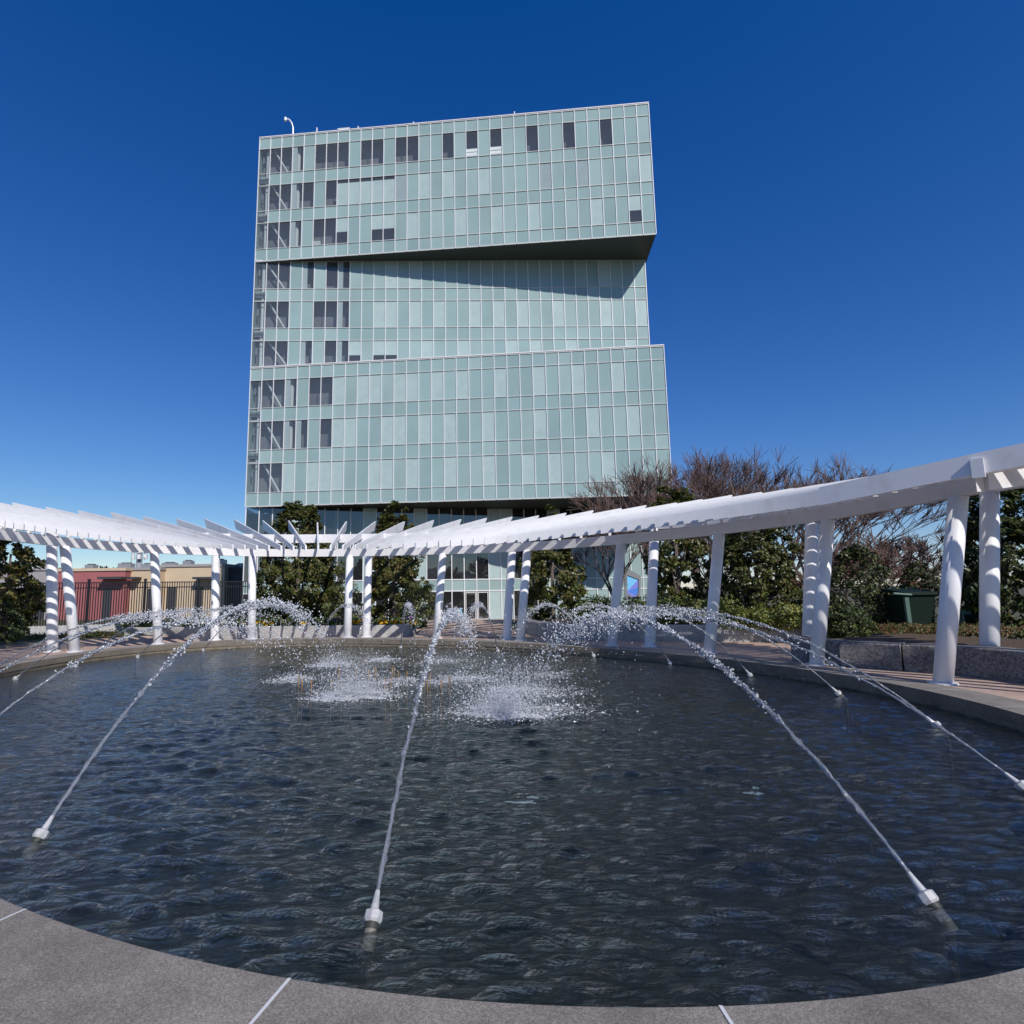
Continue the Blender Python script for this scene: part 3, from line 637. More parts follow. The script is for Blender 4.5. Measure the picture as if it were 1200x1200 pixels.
def bed(Q, n, d0, d1, z, name, m=SOIL):
    mb = MB(); prev = None
    for d, zz in ((d0, z), ((d0+d1)/2, z+.08), (d1, -.2)):
        cur = [(*(q+nn*d), zz) for q, nn in zip(Q, n)]
        if prev: mb.strip(prev, cur, m)
        prev = cur
    o = mb.build(name); tag(o, kind='structure'); return o
cut = len(Qa)-14; nas = np.array([n for n in na]); 
for _ in range(30): nas[1:-1] = (nas[:-2]+nas[1:-1]+nas[2:])/3
bed(Qa[:cut], nas[:cut], .33, 4.5, .20, 'planting_bed')
nbs = np.array([n for n in nb])
for _ in range(40): nbs[1:-1] = (nbs[:-2]+nbs[1:-1]+nbs[2:])/3
bed(Qb[8:], nbs[8:], .33, 4.0, .38, 'planting_bed')
seat = [([(928, 775), (955, 778), (985, 780.5)], 'rough dark stone seat wall block behind the paired columns'), ([(987, 780.8), (1025, 784), (1058, 786.5)], 'rough dark stone seat wall block in front of the green bin'), ([(1060, 786.7), (1090, 789), (1116, 791)], 'rough dark stone seat wall block just left of the big leaning column'), ([(1120, 791.5), (1160, 796), (1215, 803), (1290, 815)], 'rough dark stone seat wall block under the rightmost column')]
for pix, lb in seat: Qs, ns_ = wall('seat_wall', pix, .46, .5, DARKROCK, lb, 'dark stone seat walls', rough=.012)
P = np.array([gp(x, y)[:2] for x, y in ((928, 775), (985, 780.5), (1058, 786.5), (1116, 791), (1160, 796), (1215, 803), (1290, 815))])
nn = P-C0; nn /= np.linalg.norm(nn, axis=1)[:, None]
bed(P, nn, .45, 5.0, .40, 'planting_bed')
# path to the doors
mb = MB(); Lp = [gp(486, 747)[:2], gp(494, 738)[:2], gp(500, 728)[:2], np.array([-4.2, 34]), np.array([-3.5, 50])]; Rp = [gp(612, 747)[:2], gp(600, 738)[:2], gp(592, 728)[:2], np.array([3.2, 34]), np.array([3.6, 50])]
n_ = 24; ul = np.linspace(0, len(Lp)-1, n_)
Lq = [np.array([np.interp(u, range(len(Lp)), [p[k] for p in Lp]) for k in (0, 1)]) for u in ul]; Rq = [np.array([np.interp(u, range(len(Rp)), [p[k] for p in Rp]) for k in (0, 1)]) for u in ul]
mb.strip([(*p, max(gz(*p), -.98)+.02) for p in Lq], [(*p, max(gz(*p), -.98)+.02) for p in Rq], BRICK); tag(mb.build('path'), kind='structure')

# ------------------------------------------------------------------ vegetation
def leaves(centers, radii, nper, size, mats, wts, rng, aspect=.5, flat=0):
    cs = []; 
    for c, r in zip(centers, radii):
        k = int(nper); p = rng.normal(0, 1, (k, 3)); p /= np.linalg.norm(p, axis=1)[:, None]; p *= (rng.uniform(.25, 1, (k, 1))**.5)*r; p[:, 2] *= .8; cs.append(np.asarray(c)+p)
    P = np.concatenate(cs); N = len(P); nrm = rng.normal(0, 1, (N, 3)); nrm[:, 2] = np.abs(nrm[:, 2])*.8+flat; out = P-np.mean(P, 0); out /= np.linalg.norm(out, axis=1)[:, None]+1e-6
    nrm += out*.9; nrm /= np.linalg.norm(nrm, axis=1)[:, None]; a = np.cross(nrm, rng.normal(0, 1, (N, 3))); a /= np.linalg.norm(a, axis=1)[:, None]; b = np.cross(nrm, a)
    sz = size*rng.uniform(.6, 1.25, (N, 1)); w = sz*aspect
    V = np.stack([P-a*sz*.5, P+b*w*.5+nrm*sz*.05, P+a*sz*.5-nrm*sz*.06, P-b*w*.5+nrm*sz*.05], 1).reshape(-1, 3); Fq = np.arange(N*4).reshape(N, 4)
    return V, Fq, rng.choice(len(mats), N, p=np.array(wts)/sum(wts))
def crown_pts(prof, n, rng, cx, cy, z0, z1, shell=.55):
    out = []; rr_ = []
    while len(out) < n:
        u = rng.uniform(0, 1); R = np.interp(u, [p[0] for p in prof], [p[1] for p in prof])
        if rng.uniform() > R/max(p[1] for p in prof)+.12: continue
        t = rng.uniform(0, 6.283); q = math.sqrt(rng.uniform(shell**2, 1))*R*rng.uniform(.82, 1.08)
        out.append((cx+q*math.cos(t), cy+q*math.sin(t), z0+u*(z1-z0))); rr_.append(rng.uniform(.16, .34)*(.5+.5*R/max(p[1] for p in prof)))
    return out, rr_
SQ = [0]
def leafy(name, label, cat, x, ytop, ybot, halfw, d, mats, wts, prof, nc=110, nper=60, size=.15, trunk=True, group=None, squash=1.0):
    SQ[0] += 1; rng = np.random.default_rng(100+SQ[0]); b = at(x, 700, d); zt = zat(x, ytop, d); z0 = zat(x, ybot, d); R = halfw*d/F; gzv = gz(b[0], b[1]); base = np.array([b[0], b[1], max(gzv, min(0, z0))])
    e = empty(name, base, label, cat, group); mx = max(p[1] for p in prof); pr = [(u, r/mx*R*.88) for u, r in prof]
    c, r = crown_pts(pr, nc, rng, b[0], b[1], z0+.05, zt-.12); r = [k*max(.55, R/1.5)**.6*squash for k in r]
    V, Fq, mi = leaves(c, r, nper, size, mats, wts, rng)
    o = fast_mesh('crown', V, Fq, mats, mi); o.parent = e; o.matrix_parent_inverse = Matrix.Translation(-Vector(base))
    if trunk:
        mb = MB(); tr = .05+R*.035; top_ = np.array([b[0], b[1], z0+(zt-z0)*.8]); mb.tube(base-[0, 0, .1], top_, tr, tr*.3, BARK, 8)
        for _ in range(14):
            u = rng.uniform(.05, .8); s = base*(1-u)+top_*u; q = c[rng.integers(len(c))]; mb.tube(s, s*.35+np.array(q)*.65, tr*.32, tr*.1, BARK, 5)
        child(mb, 'trunk', e)
    return e
CONE = [(0, .55), (.12, .95), (.3, 1), (.55, .88), (.78, .66), (.92, .48), (1, .30)]
ROUND = [(0, .6), (.2, .95), (.45, 1), (.75, .8), (1, .3)]
COLN = [(0, .7), (.2, .95), (.5, 1), (.8, .85), (1, .4)]
MM = [MAGA, MAGB, MAGC]; MW = [.60, .33, .07]
T = 'magnolia trees around the plaza'
leafy('magnolia_tree', 'broad bushy magnolia under the open blades at the left end of the tower', 'tree', 349, 588, 735, 56, 26, MM, MW, CONE, 290, 85, .17, group=T)
leafy('magnolia_tree', 'narrow bronze topped magnolia between the two near white columns and the glass doors', 'tree', 462, 588, 735, 37, 26, MM, [.5, .28, .22], CONE, 210, 80, .17, group=T)
leafy('magnolia_tree', 'magnolia just right of the glass doors in front of the tower', 'tree', 648, 588, 738, 44, 25, MM, MW, [(0, .6), (.2, 1), (.5, .95), (.7, .6), (.85, .3), (1, .14)], 170, 75, .17, group=T)
leafy('magnolia_tree', 'magnolia behind the striped column right of the blue poster stand', 'tree', 796, 568, 725, 40, 24, MM, MW, COLN, 170, 75, .17, group=T)
leafy('magnolia_tree', 'dense dark magnolia between the tall shaded column and the paired columns', 'tree', 888, 606, 735, 54, 22, MM, MW, COLN, 220, 85, .16, group=T)
leafy('magnolia_tree', 'tall dark magnolia at the right edge behind the last column', 'tree', 1180, 556, 750, 52, 15, [MAGA, DKA, MAGB], [.55, .35, .1], COLN, 210, 70, .14, group=T)
leafy('magnolia_tree', 'small sunlit magnolia at the left edge in front of the fence', 'tree', 8, 628, 735, 42, 19, MM, [.4, .42, .18], ROUND, 130, 60, .16, group=T)
Sg = 'shrubs in the planting beds'
leafy('evergreen_shrub', 'olive green rounded shrub left of the middle pair of columns', 'shrub', 402, 676, 738, 28, 24, [OLA, OLB, MAGB], [.45, .35, .2], ROUND, 70, 80, .09, False, Sg)
leafy('evergreen_shrub', 'olive green rounded shrub left of the glass doors', 'shrub', 489, 672, 738, 28, 24, [OLA, OLB, MAGB], [.45, .35, .2], ROUND, 80, 80, .09, False, Sg)
leafy('evergreen_shrub', 'large dark evergreen shrub left of the green bin', 'shrub', 1008, 636, 748, 42, 17, [DKA, OLA, MAGB], [.6, .28, .12], ROUND, 150, 80, .09, False, Sg)
leafy('evergreen_shrub', 'dark evergreen shrub rising behind the green bin', 'shrub', 1082, 655, 735, 34, 20, [DKA, OLA, RST], [.65, .2, .15], ROUND, 110, 80, .09, False, Sg)
leafy('evergreen_shrub', 'dark evergreen shrub between the two rightmost columns', 'shrub', 1132, 668, 745, 28, 16.5, [DKA, OLA, MAGB], [.65, .2, .15], ROUND, 90, 80, .08, False, Sg)
leafy('orange_shrub', 'orange leaved shrub glowing between the two rightmost columns', 'shrub', 1141, 664, 690, 15, 19, [ORA, RST], [.8, .2], ROUND, 30, 60, .10, False)
leafy('orange_shrub', 'reddish shrub peeping above the green bin', 'shrub', 1072, 672, 692, 12, 23, [ORA, RST], [.45, .55], ROUND, 22, 60, .10, False)
leafy('low_bush', 'low dark bush behind the end of the right planter wall', 'bush', 990, 705, 755, 30, 14.6, [DKA, YGB, OLA], [.6, .25, .15], ROUND, 80, 80, .07, False)
leafy('low_bush', 'dark low bush in shade at the left edge beside the ribbed wall', 'bush', 8, 705, 752, 26, 17.5, [DKA, OLA], [.7, .3], ROUND, 60, 70, .09, False)
def hedge(name, label, cat, pts, mats, wts, d_jit, h, n, size, nper=60, kind=None, r=.2):
    SQ[0] += 1; rng = np.random.default_rng(100+SQ[0]); P = np.array(pts, float); s = np.concatenate([[0], np.cumsum(np.linalg.norm(P[1:]-P[:-1], axis=1))]); c = []
    for _ in range(n):
        u = rng.uniform(0, s[-1]); q = np.array([np.interp(u, s, P[:, k]) for k in range(3)]); c.append(q+[rng.uniform(-d_jit, d_jit), rng.uniform(-d_jit, d_jit), rng.uniform(.02, h)])
    V, Fq, mi = leaves(c, rng.uniform(r*.7, r*1.3, n), nper, size, mats, wts, rng); o = fast_mesh(name, V, Fq, mats, mi); tag(o, label, cat, None, kind); return o
def bp(x, d, z=.4):
    p = at(x, 700, d); return (p[0], p[1], z)
hedge('clipped_hedge', 'loose yellow green hedge along the right planter wall', 'hedge', [bp(845, 16.6), bp(900, 15.9), bp(972, 15.2)], [YGA, YGB, OLB], [.45, .4, .15], .35, .5, 130, .085)
hedge('clipped_hedge', 'green and yellow hedge below the blue poster stand', 'hedge', [bp(672, 19.2), bp(760, 18.2), bp(840, 17.2)], [YGB, YGA, OLB, DKA], [.4, .2, .25, .15], .5, .75, 190, .09)
hedge('ground_cover', None, None, [bp(1035, 14.2, .38), bp(1120, 13.6, .38), bp(1215, 13.0, .38)], [RST, OLA, YGB], [.5, .3, .2], .8, .12, 220, .06, 50, 'stuff', .14)
hedge('ground_cover', None, None, [bp(20, 21, -.02), bp(70, 21.5, -.02), bp(138, 22, -.02)], [RST, OLA, YGB], [.35, .35, .3], .9, .1, 160, .07, 40, 'stuff', .16)
hedge('flower_foliage', None, None, [bp(150, 23.3, .22), bp(215, 23.6, .22), bp(300, 23.3, .22), bp(400, 23.1, .22), bp(478, 22.6, .22)], [GRN, YGB, DKA, RST], [.5, .25, .15, .1], .45, .22, 260, .09, 40, 'stuff', .2)
def flower(x, d, m, lb, w=.2, h=.0):
    SQ[0] += 1; rng = np.random.default_rng(SQ[0]+900); p = np.array(bp(x, d, .34+h)); N = 12; c = p+rng.normal(0, 1, (N, 3))*[w, .12, .05]
    base = np.array([p[0], p[1], .20]); e = empty('pansy_clump' if m is YEL else 'purple_kale', base, lb, 'flowers', 'flowers along the left planter wall')
    V, Fq, mi = leaves(c, [.05]*N, 7, .075, [m], [1], rng, .9); o = fast_mesh('blooms', V, Fq, [m], mi); o.parent = e; o.matrix_parent_inverse = Matrix.Translation(-Vector(base))
    V, Fq, mi = leaves(c-[0, 0, .09], [.09]*N, 12, .08, [GRN], [1], rng, .6); o = fast_mesh('leaves', V, Fq, [GRN], mi); o.parent = e; o.matrix_parent_inverse = Matrix.Translation(-Vector(base))
for x, w, lb in ((244, .12, 'small yellow pansy clump left of the white column pair at far left of the planter'), (269, .16, 'yellow pansy clump just right of the third column from left'), (286, .10, 'tiny yellow pansy clump touching the fourth column'), (304, .12, 'yellow pansy clump just right of the fourth column'), (314, .17, 'brightest yellow pansy clump right of the fourth column'), (358, .08, 'lone small yellow pansy clump below the broad magnolia'), (421, .13, 'yellow pansy clump between the two close columns'), (450, .10, 'yellow pansy clump right of the close column pair'), (460, .20, 'wide yellow pansy clump below the narrow magnolia'), (484, .10, 'orange yellow pansy clump at the right end of the planter')): flower(x, 22.6 if x < 440 else 22.1, YEL, lb, w*1.1)
for x, lb in ((395, 'purple kale plant left of the two close columns'), (478, 'purple kale plant at the right end of the planter')): flower(x, 22.6, PUR, lb, .14, .12)
# bare trees
def bare(label, x, ytop, d, spread, mats, seed, lv=6, group='bare winter trees', nst=3, ground=-.9, wide=.9):
    rng = np.random.default_rng(seed); b = at(x, 700, d); zt = zat(x, ytop, d); base = np.array([b[0], b[1], gz(b[0], b[1])]); Ht = zt-base[2]
    e = empty('bare_tree', base, label, 'tree', group); mt = MB(); mw = MB(); R = spread*d/F
    def grow(p, v, L, r, k):
        q = p+v*L; (mt if k <= 2 else mw).tube(p, q, r, r*.68, mats[0] if k <= 2 else mats[1], 6 if k <= 2 else 3, False)
        if k >= lv: return
        for _ in range(3 if k < lv-1 else 6):
            w = v+rng.normal(0, .42, 3)*np.array([wide*1.15, wide*1.15, .55]); w[2] += .16; w /= np.linalg.norm(w); s = p+v*L*rng.uniform(.55, 1); grow(s, w, L*rng.uniform(.62, .86), max(r*.58, .0145), k+1)
    mt.tube(base-[0, 0, .1], base+[0, 0, Ht*.16], .03*Ht/2+.04, .028*Ht/2, mats[0], 8)
    for i in range(nst):
        a = 6.283*i/nst+rng.uniform(0, 1); v = np.array([math.cos(a)*R/Ht*1.6, math.sin(a)*R/Ht*1.2, 1.0]); v /= np.linalg.norm(v); grow(base+[0, 0, Ht*.14], v, Ht*.305, .011*Ht, 1)
    child(mt, 'trunk', e); child(mw, 'twigs', e)
    return e
bare('bare winter tree overlapping the lower right corner of the tower', 772, 535, 33, 62, (BARK, TWIG), 21, 6, nst=4)
bare('bare reddish winter tree beside the right edge of the tower', 828, 528, 34, 55, (BARK, TWIGR), 22, 6, nst=4)
bare('bare winter tree between tower and paired columns', 918, 556, 33, 48, (BARK, TWIG), 23, 6, nst=4)
bare('bare winter tree rising above the paired columns', 985, 548, 30, 55, (BARK, TWIG), 24, 6, nst=4)
bare('low spreading bare tree right of the paired columns', 1040, 612, 24, 62, (BARK, TWIG), 25, 6, nst=5, wide=1.2)
bare('bare reddish shrub like tree low behind the paired columns', 1005, 628, 21, 50, (BARK, TWIGR), 26, 6, nst=5, wide=1.2)
bare('bare winter tree just left of the paired columns top', 885, 545, 36, 46, (BARK, TWIG), 31, 6, nst=4)
bare('tallest bare winter tree above the bent roofline at right', 955, 540, 36, 60, (BARK, TWIG), 32, 6, nst=5)
bare('small bare tree behind the shaded column and blue poster', 722, 588, 28, 46, (BARK, TWIG), 27, 6, nst=4)
bare('thin bare tree right of the striped column', 845, 590, 30, 36, (BARK, TWIG), 28, 6, nst=3)

# ------------------------------------------------------------------ left background: fence, ribbed wall, shops
fd = 27
fe = empty('picket_fence', bp(150, fd, -.4), 'black metal picket fence behind the left planter', 'fence'); m1 = MB(); m2 = MB(); m3 = MB()
fa = np.array(bp(-40, 25.5, 0))[:2]; fb = np.array(bp(296, 29, 0))[:2]; fl = np.linalg.norm(fb-fa); fv = (fb-fa)/fl
k = 0
for s in np.arange(0, fl, .105):
    p = fa+fv*s; z1 = 2.08
    if k % 22 == 0: m3 = MB(); m3.cbox((p[0], p[1], -.6), .085, .085, 2.80, BLACKM); m3.cbox((p[0], p[1], 2.198), .11, .11, .05, BLACKM); child(m3, 'post', fe)
    else: m1.cbox((p[0], p[1], -.45), .03, .03, z1+.45, BLACKM)
    k += 1
for z in (2.06, 1.82, -.3): a = np.array([*fa, z]); m2.box(a, (*(fv*fl), 0), (*(np.array([-fv[1], fv[0]])*.035), 0), (0, 0, .045), BLACKM)
child(m1, 'pickets', fe); child(m2, 'rails', fe)
m1 = MB(); a0 = np.array(bp(18, 24.2, 0))[:2]; a1 = np.array(bp(146, 25.6, 0))[:2]; ll = np.linalg.norm(a1-a0); v = (a1-a0)/ll; nrm_ = np.array([-v[1], v[0]])
m1.box((*(a0+nrm_*.03), -.35), (*(v*ll), 0), (*(nrm_*.15), 0), (0, 0, .60), RIB)
for s in np.arange(0, ll-.1, .17): p = a0+v*s; m1.box((*p, -.35), (*(v*.095), 0), (*(nrm_*.045), 0), (0, 0, .62), RIB)
tag(m1.build('ribbed_wall'), 'low pale grey ribbed wall in front of the black fence at far left', 'wall')
def shop(name, label, x0, x1, ytop, d, m, cor, awn=(), dep=12, doors=()):
    p0 = np.array(bp(x0, d, -1)); p1 = np.array(bp(x1, d, -1)); zt = zat((x0+x1)/2, ytop, d); e = empty(name, (p0+p1)/2, label, 'building', 'low shops beyond the fence')
    mb = MB(); mb.box(p0, (p1[0]-p0[0], 0, 0), (0, dep, 0), (0, 0, zt+1), m); child(mb, 'wall', e)
    mb = MB(); mb.box((p0[0]-.1, p0[1]-.12, zt-.02), (p1[0]-p0[0]+.2, 0, 0), (0, dep+.2, 0), (0, 0, .28), cor); child(mb, 'cornice', e)
    for a, b, y in awn:
        q0 = np.array(bp(a, d-1.2, zat(a, y, d))); q1 = np.array(bp(b, d-1.2, zat(a, y, d))); mb = MB(); mb.box(q0, (q1[0]-q0[0], 0, 0), (0, 1.15, 0), (0, 0, .22), DKB); child(mb, 'awning', e)
    for k, fx in enumerate((.25, .62)):
        u = MB(); w_ = .9+.5*k; q = p0+[(p1[0]-p0[0])*fx, 2.5+k*2, zt+1.2]; u.cbox(q, w_, .9, .55+.2*k, GREYM); u.cbox(q+[0, 0, .55+.2*k], w_*.6, .6, .10, DKB); child(u, 'rooftop_unit', e)
    for a, b, y in doors:
        q0 = np.array(bp(a, d-.04, -1)); q1 = np.array(bp(b, d-.04, -1)); mb = MB(); mb.box(q0, (q1[0]-q0[0], 0, 0), (0, .03, 0), (0, 0, zat(a, y, d)+1), DKB); child(mb, 'door', e)
    return e
shop('shop_building', 'low red stucco shop with dark awning beyond the fence', 66, 145, 669, 60, RED, TAN, ((112, 140, 679),), doors=((120, 131, 690),))
shop('shop_building', 'low tan shop with short parapet beside the red one', 145.3, 186, 668, 61, TAN, GREYB, ((146, 157, 679),), doors=((172, 180, 690),))
shop('shop_building', 'taller tan shop with flat parapet behind the left columns', 186.5, 262, 664, 62, TAN, GREYB, ((224, 250, 679),), doors=((196, 206, 688), (228, 237, 688)))
shop('shop_building', 'dark clad low building against the left side of the tower', 262.5, 292, 668, 63, DKB, DKB)
shop('shop_building', 'low grey building at far left beyond the magnolia', -60, 65.7, 669, 62, GREYB, GREYB, doors=((40, 52, 690),))
hedge('treeline', None, None, [bp(-40, 90, 3.5), bp(90, 95, 4.2), bp(170, 95, 3.4), bp(290, 95, 4)], [DKA, OLA, RST], [.4, .3, .3], 2.0, 1.6, 90, .5, 40, 'stuff', .9)
p = np.array(bp(160.5, 80, -1)); e = empty('antenna_mast', p, 'grey antenna mast standing above the low shops', 'mast'); zt = zat(160, 647, 80)
mb = MB(); mb.tube(p, [p[0], p[1], zt], .45, .38, POLE, 10); child(mb, 'pole', e); mb = MB()
for k, z in ((0, zt-.2), (1, zt-1.0)):
    for a in range(4): mb.cbox((p[0]+.75*math.cos(a*1.57+.5), p[1]+.75*math.sin(a*1.57+.5), z), .35, .35, .65, WHITE2)
    mb.tube([p[0]-.8, p[1], z+.2], [p[0]+.8, p[1], z+.2], .06, .06, POLE, 6)
child(mb, 'antennas', e)
p = np.array(bp(151, 70, -1)); e = empty('lamp_pole', p, 'very thin pole left of the antenna mast above the shops', 'pole'); zt = zat(151, 648, 70); mb = MB(); mb.tube(p, [p[0], p[1], zt], .09, .05, POLE, 6); child(mb, 'pole', e); mb = MB(); mb.tube([p[0], p[1], zt], [p[0]+.4, p[1], zt+.05], .05, .04, POLE, 6); child(mb, 'arm', e)

# ------------------------------------------------------------------ poster stand, bins, small board
d = 30; p = np.array(bp(742, d, -.6)); e = empty('poster_stand', p, 'blue poster in a slanting grey frame above the hedge', 'sign')
c = [at(732, 664, d), at(751, 675, d), at(750.5, 702, d), at(732.5, 702, d)]; c2 = [at(735, 674, d), at(748.5, 679, d), at(748, 699, d), at(735.5, 699, d)]
mb = MB()
for i in range(4):
    j = (i+1) % 4; a, b, a2, b2 = c[i], c[j], c2[i], c2[j]; y = np.array([0, .12, 0]); mb.hexa([a, b, b2, a2, a+y, b+y, b2+y, a2+y], GREYM)
child(mb, 'frame', e); mb = MB(); off = np.array([0, .04, 0]); q = [k+off for k in c2]; md = (q[1]*.55+q[2]*.45); lf = q[0]*.25+q[3]*.75
mb.poly([q[0], q[1], lf], SCR1); mb.poly([q[1], md, lf], SCR3); mb.poly([lf, md, q[2]], SCR2); mb.poly([lf, q[2], q[3]], SCR3); child(mb, 'poster', e)
mb = MB(); mb.cbox((p[0]-.18, p[1]+.06, -.8), .14, .08, 2.0, GREYM); mb.cbox((p[0]+.24, p[1]+.06, -.8), .14, .08, 2.0, GREYM); child(mb, 'legs', e)
d = 15.8; p = np.array(bp(1066, d, .35)); e = empty('waste_bin', p, 'dark green wheeled bin with pale edge among the shrubs at right', 'bin')
zl = zat(1066, 697, d); mb = MB(); w = .40
mb.hexa([p+[-w*.85, -.3, 0], p+[w*.85, -.3, 0], p+[w*.85, .35, 0], p+[-w*.85, .35, 0]]+[np.array([p[0]+sx*w, p[1]+sy, zl]) for sx, sy in ((-1, -.38), (1, -.38), (1, .42), (-1, .42))], BING); child(mb, 'body', e)
mb = MB(); mb.hexa([np.array([p[0]+sx*(w+.04), p[1]+sy, zl+.005+(.08 if sy > 0 else 0)]) for sx, sy in ((-1, -.44), (1, -.44), (1, .45), (-1, .45))]+[np.array([p[0]+sx*(w+.02), p[1]+sy, zl+.07+(.10 if sy > 0 else 0)]) for sx, sy in ((-1, -.42), (1, -.42), (1, .44), (-1, .44))], BING); child(mb, 'lid', e)
q = at(1061, 699, d-.5); mb = MB(); mb.tube(at(1047, 695.5, d-.47), at(1068, 697, d-.47), .03, .03, BINL, 8); child(mb, 'handle', e); mb = MB(); a_, b_ = at(1062, 700, d-.45), at(1066.5, 733, d-.42); mb.hexa([b_+[-.05, -.02, 0], b_+[.05, -.02, 0], b_+[.05, .05, 0], b_+[-.05, .05, 0], a_+[-.05, -.02, 0], a_+[.05, -.02, 0], a_+[.05, .05, 0], a_+[-.05, .05, 0]], BINL); child(mb, 'corner_strip', e)
d = 15.5; p = np.array(bp(1127, d, .36)); zt = zat(1127, 716, d); mb = MB(); mb.hexa([p+[-.2, -.2, 0], p+[.22, -.2, 0], p+[.22, .2, 0], p+[-.2, .2, 0]]+[np.array([p[0]+sx, p[1]+sy, zt]) for sx, sy in ((-.17, -.15), (.05, -.15), (.05, .15), (-.17, .15))], BINL); mb.cbox(p+[0, -.19, .05], .26, .04, .3, BING)
tag(mb.build('utility_box'), 'small pale green utility box between the two rightmost columns', 'utility box')
d = 44; p = at(537, 722, d); e = empty('turquoise_board', p, 'small turquoise board standing by the glass doors behind the splash', 'sign')
mb = MB(); mb.hexa([p+[-.45, 0, 0], p+[.35, 0, 0], p+[.35, .05, 0], p+[-.45, .05, 0], p+[-.3, .1, .55], p+[.25, .1, .5], p+[.25, .15, .5], p+[-.3, .15, .55]], TURQ); child(mb, 'panel', e)
mb = MB(); mb.cbox(p+[.7, .1, -.4], 1.0, .12, .12, TURQ); child(mb, 'foot_rail', e)
mb = MB(); mb.cbox(p+[-.05, .25, -1.3], .1, .1, 1.5, TURQ); child(mb, 'post', e)

# ------------------------------------------------------------------ fountain: nozzles, jets, splashes
ICO_T = (1+5**.5)/2
IV = np.array([(-1, ICO_T, 0), (1, ICO_T, 0), (-1, -ICO_T, 0), (1, -ICO_T, 0), (0, -1, ICO_T), (0, 1, ICO_T), (0, -1, -ICO_T), (0, 1, -ICO_T), (ICO_T, 0, -1), (ICO_T, 0, 1), (-ICO_T, 0, -1), (-ICO_T, 0, 1)]); IV /= np.linalg.norm(IV[0])
IF = np.array([(0,11,5),(0,5,1),(0,1,7),(0,7,10),(0,10,11),(1,5,9),(5,11,4),(11,10,2),(10,7,6),(7,1,8),(3,9,4),(3,4,2),(3,2,6),(3,6,8),(3,8,9),(4,9,5),(2,4,11),(6,2,10),(8,6,7),(9,8,1)])
def blobs(P, r, rng, stretch=None, dirv=None):
    n = len(P); V = IV[None]*np.asarray(r)[:, None, None]*rng.uniform(.75, 1.25, (n, 12, 1))
    if stretch is not None:
        dd = (V@dirv[:, :, None]) if dirv.ndim == 2 else V@dirv; dd = dd.reshape(n, 12, 1); V = V+dd*dirv[:, None, :]*(np.asarray(stretch)[:, None, None]-1)
    V = V+P[:, None]; Fq = IF[None]+12*np.arange(n)[:, None, None]; return V.reshape(-1, 3), Fq.reshape(-1, 3)
def jet_path(q, l, ha, n):
    t = np.linspace(0, 1, n)[:, None]; P = q*(1-t)+l*t; P[:, 2] += 4*ha*(t*(1-t))[:, 0]; return P
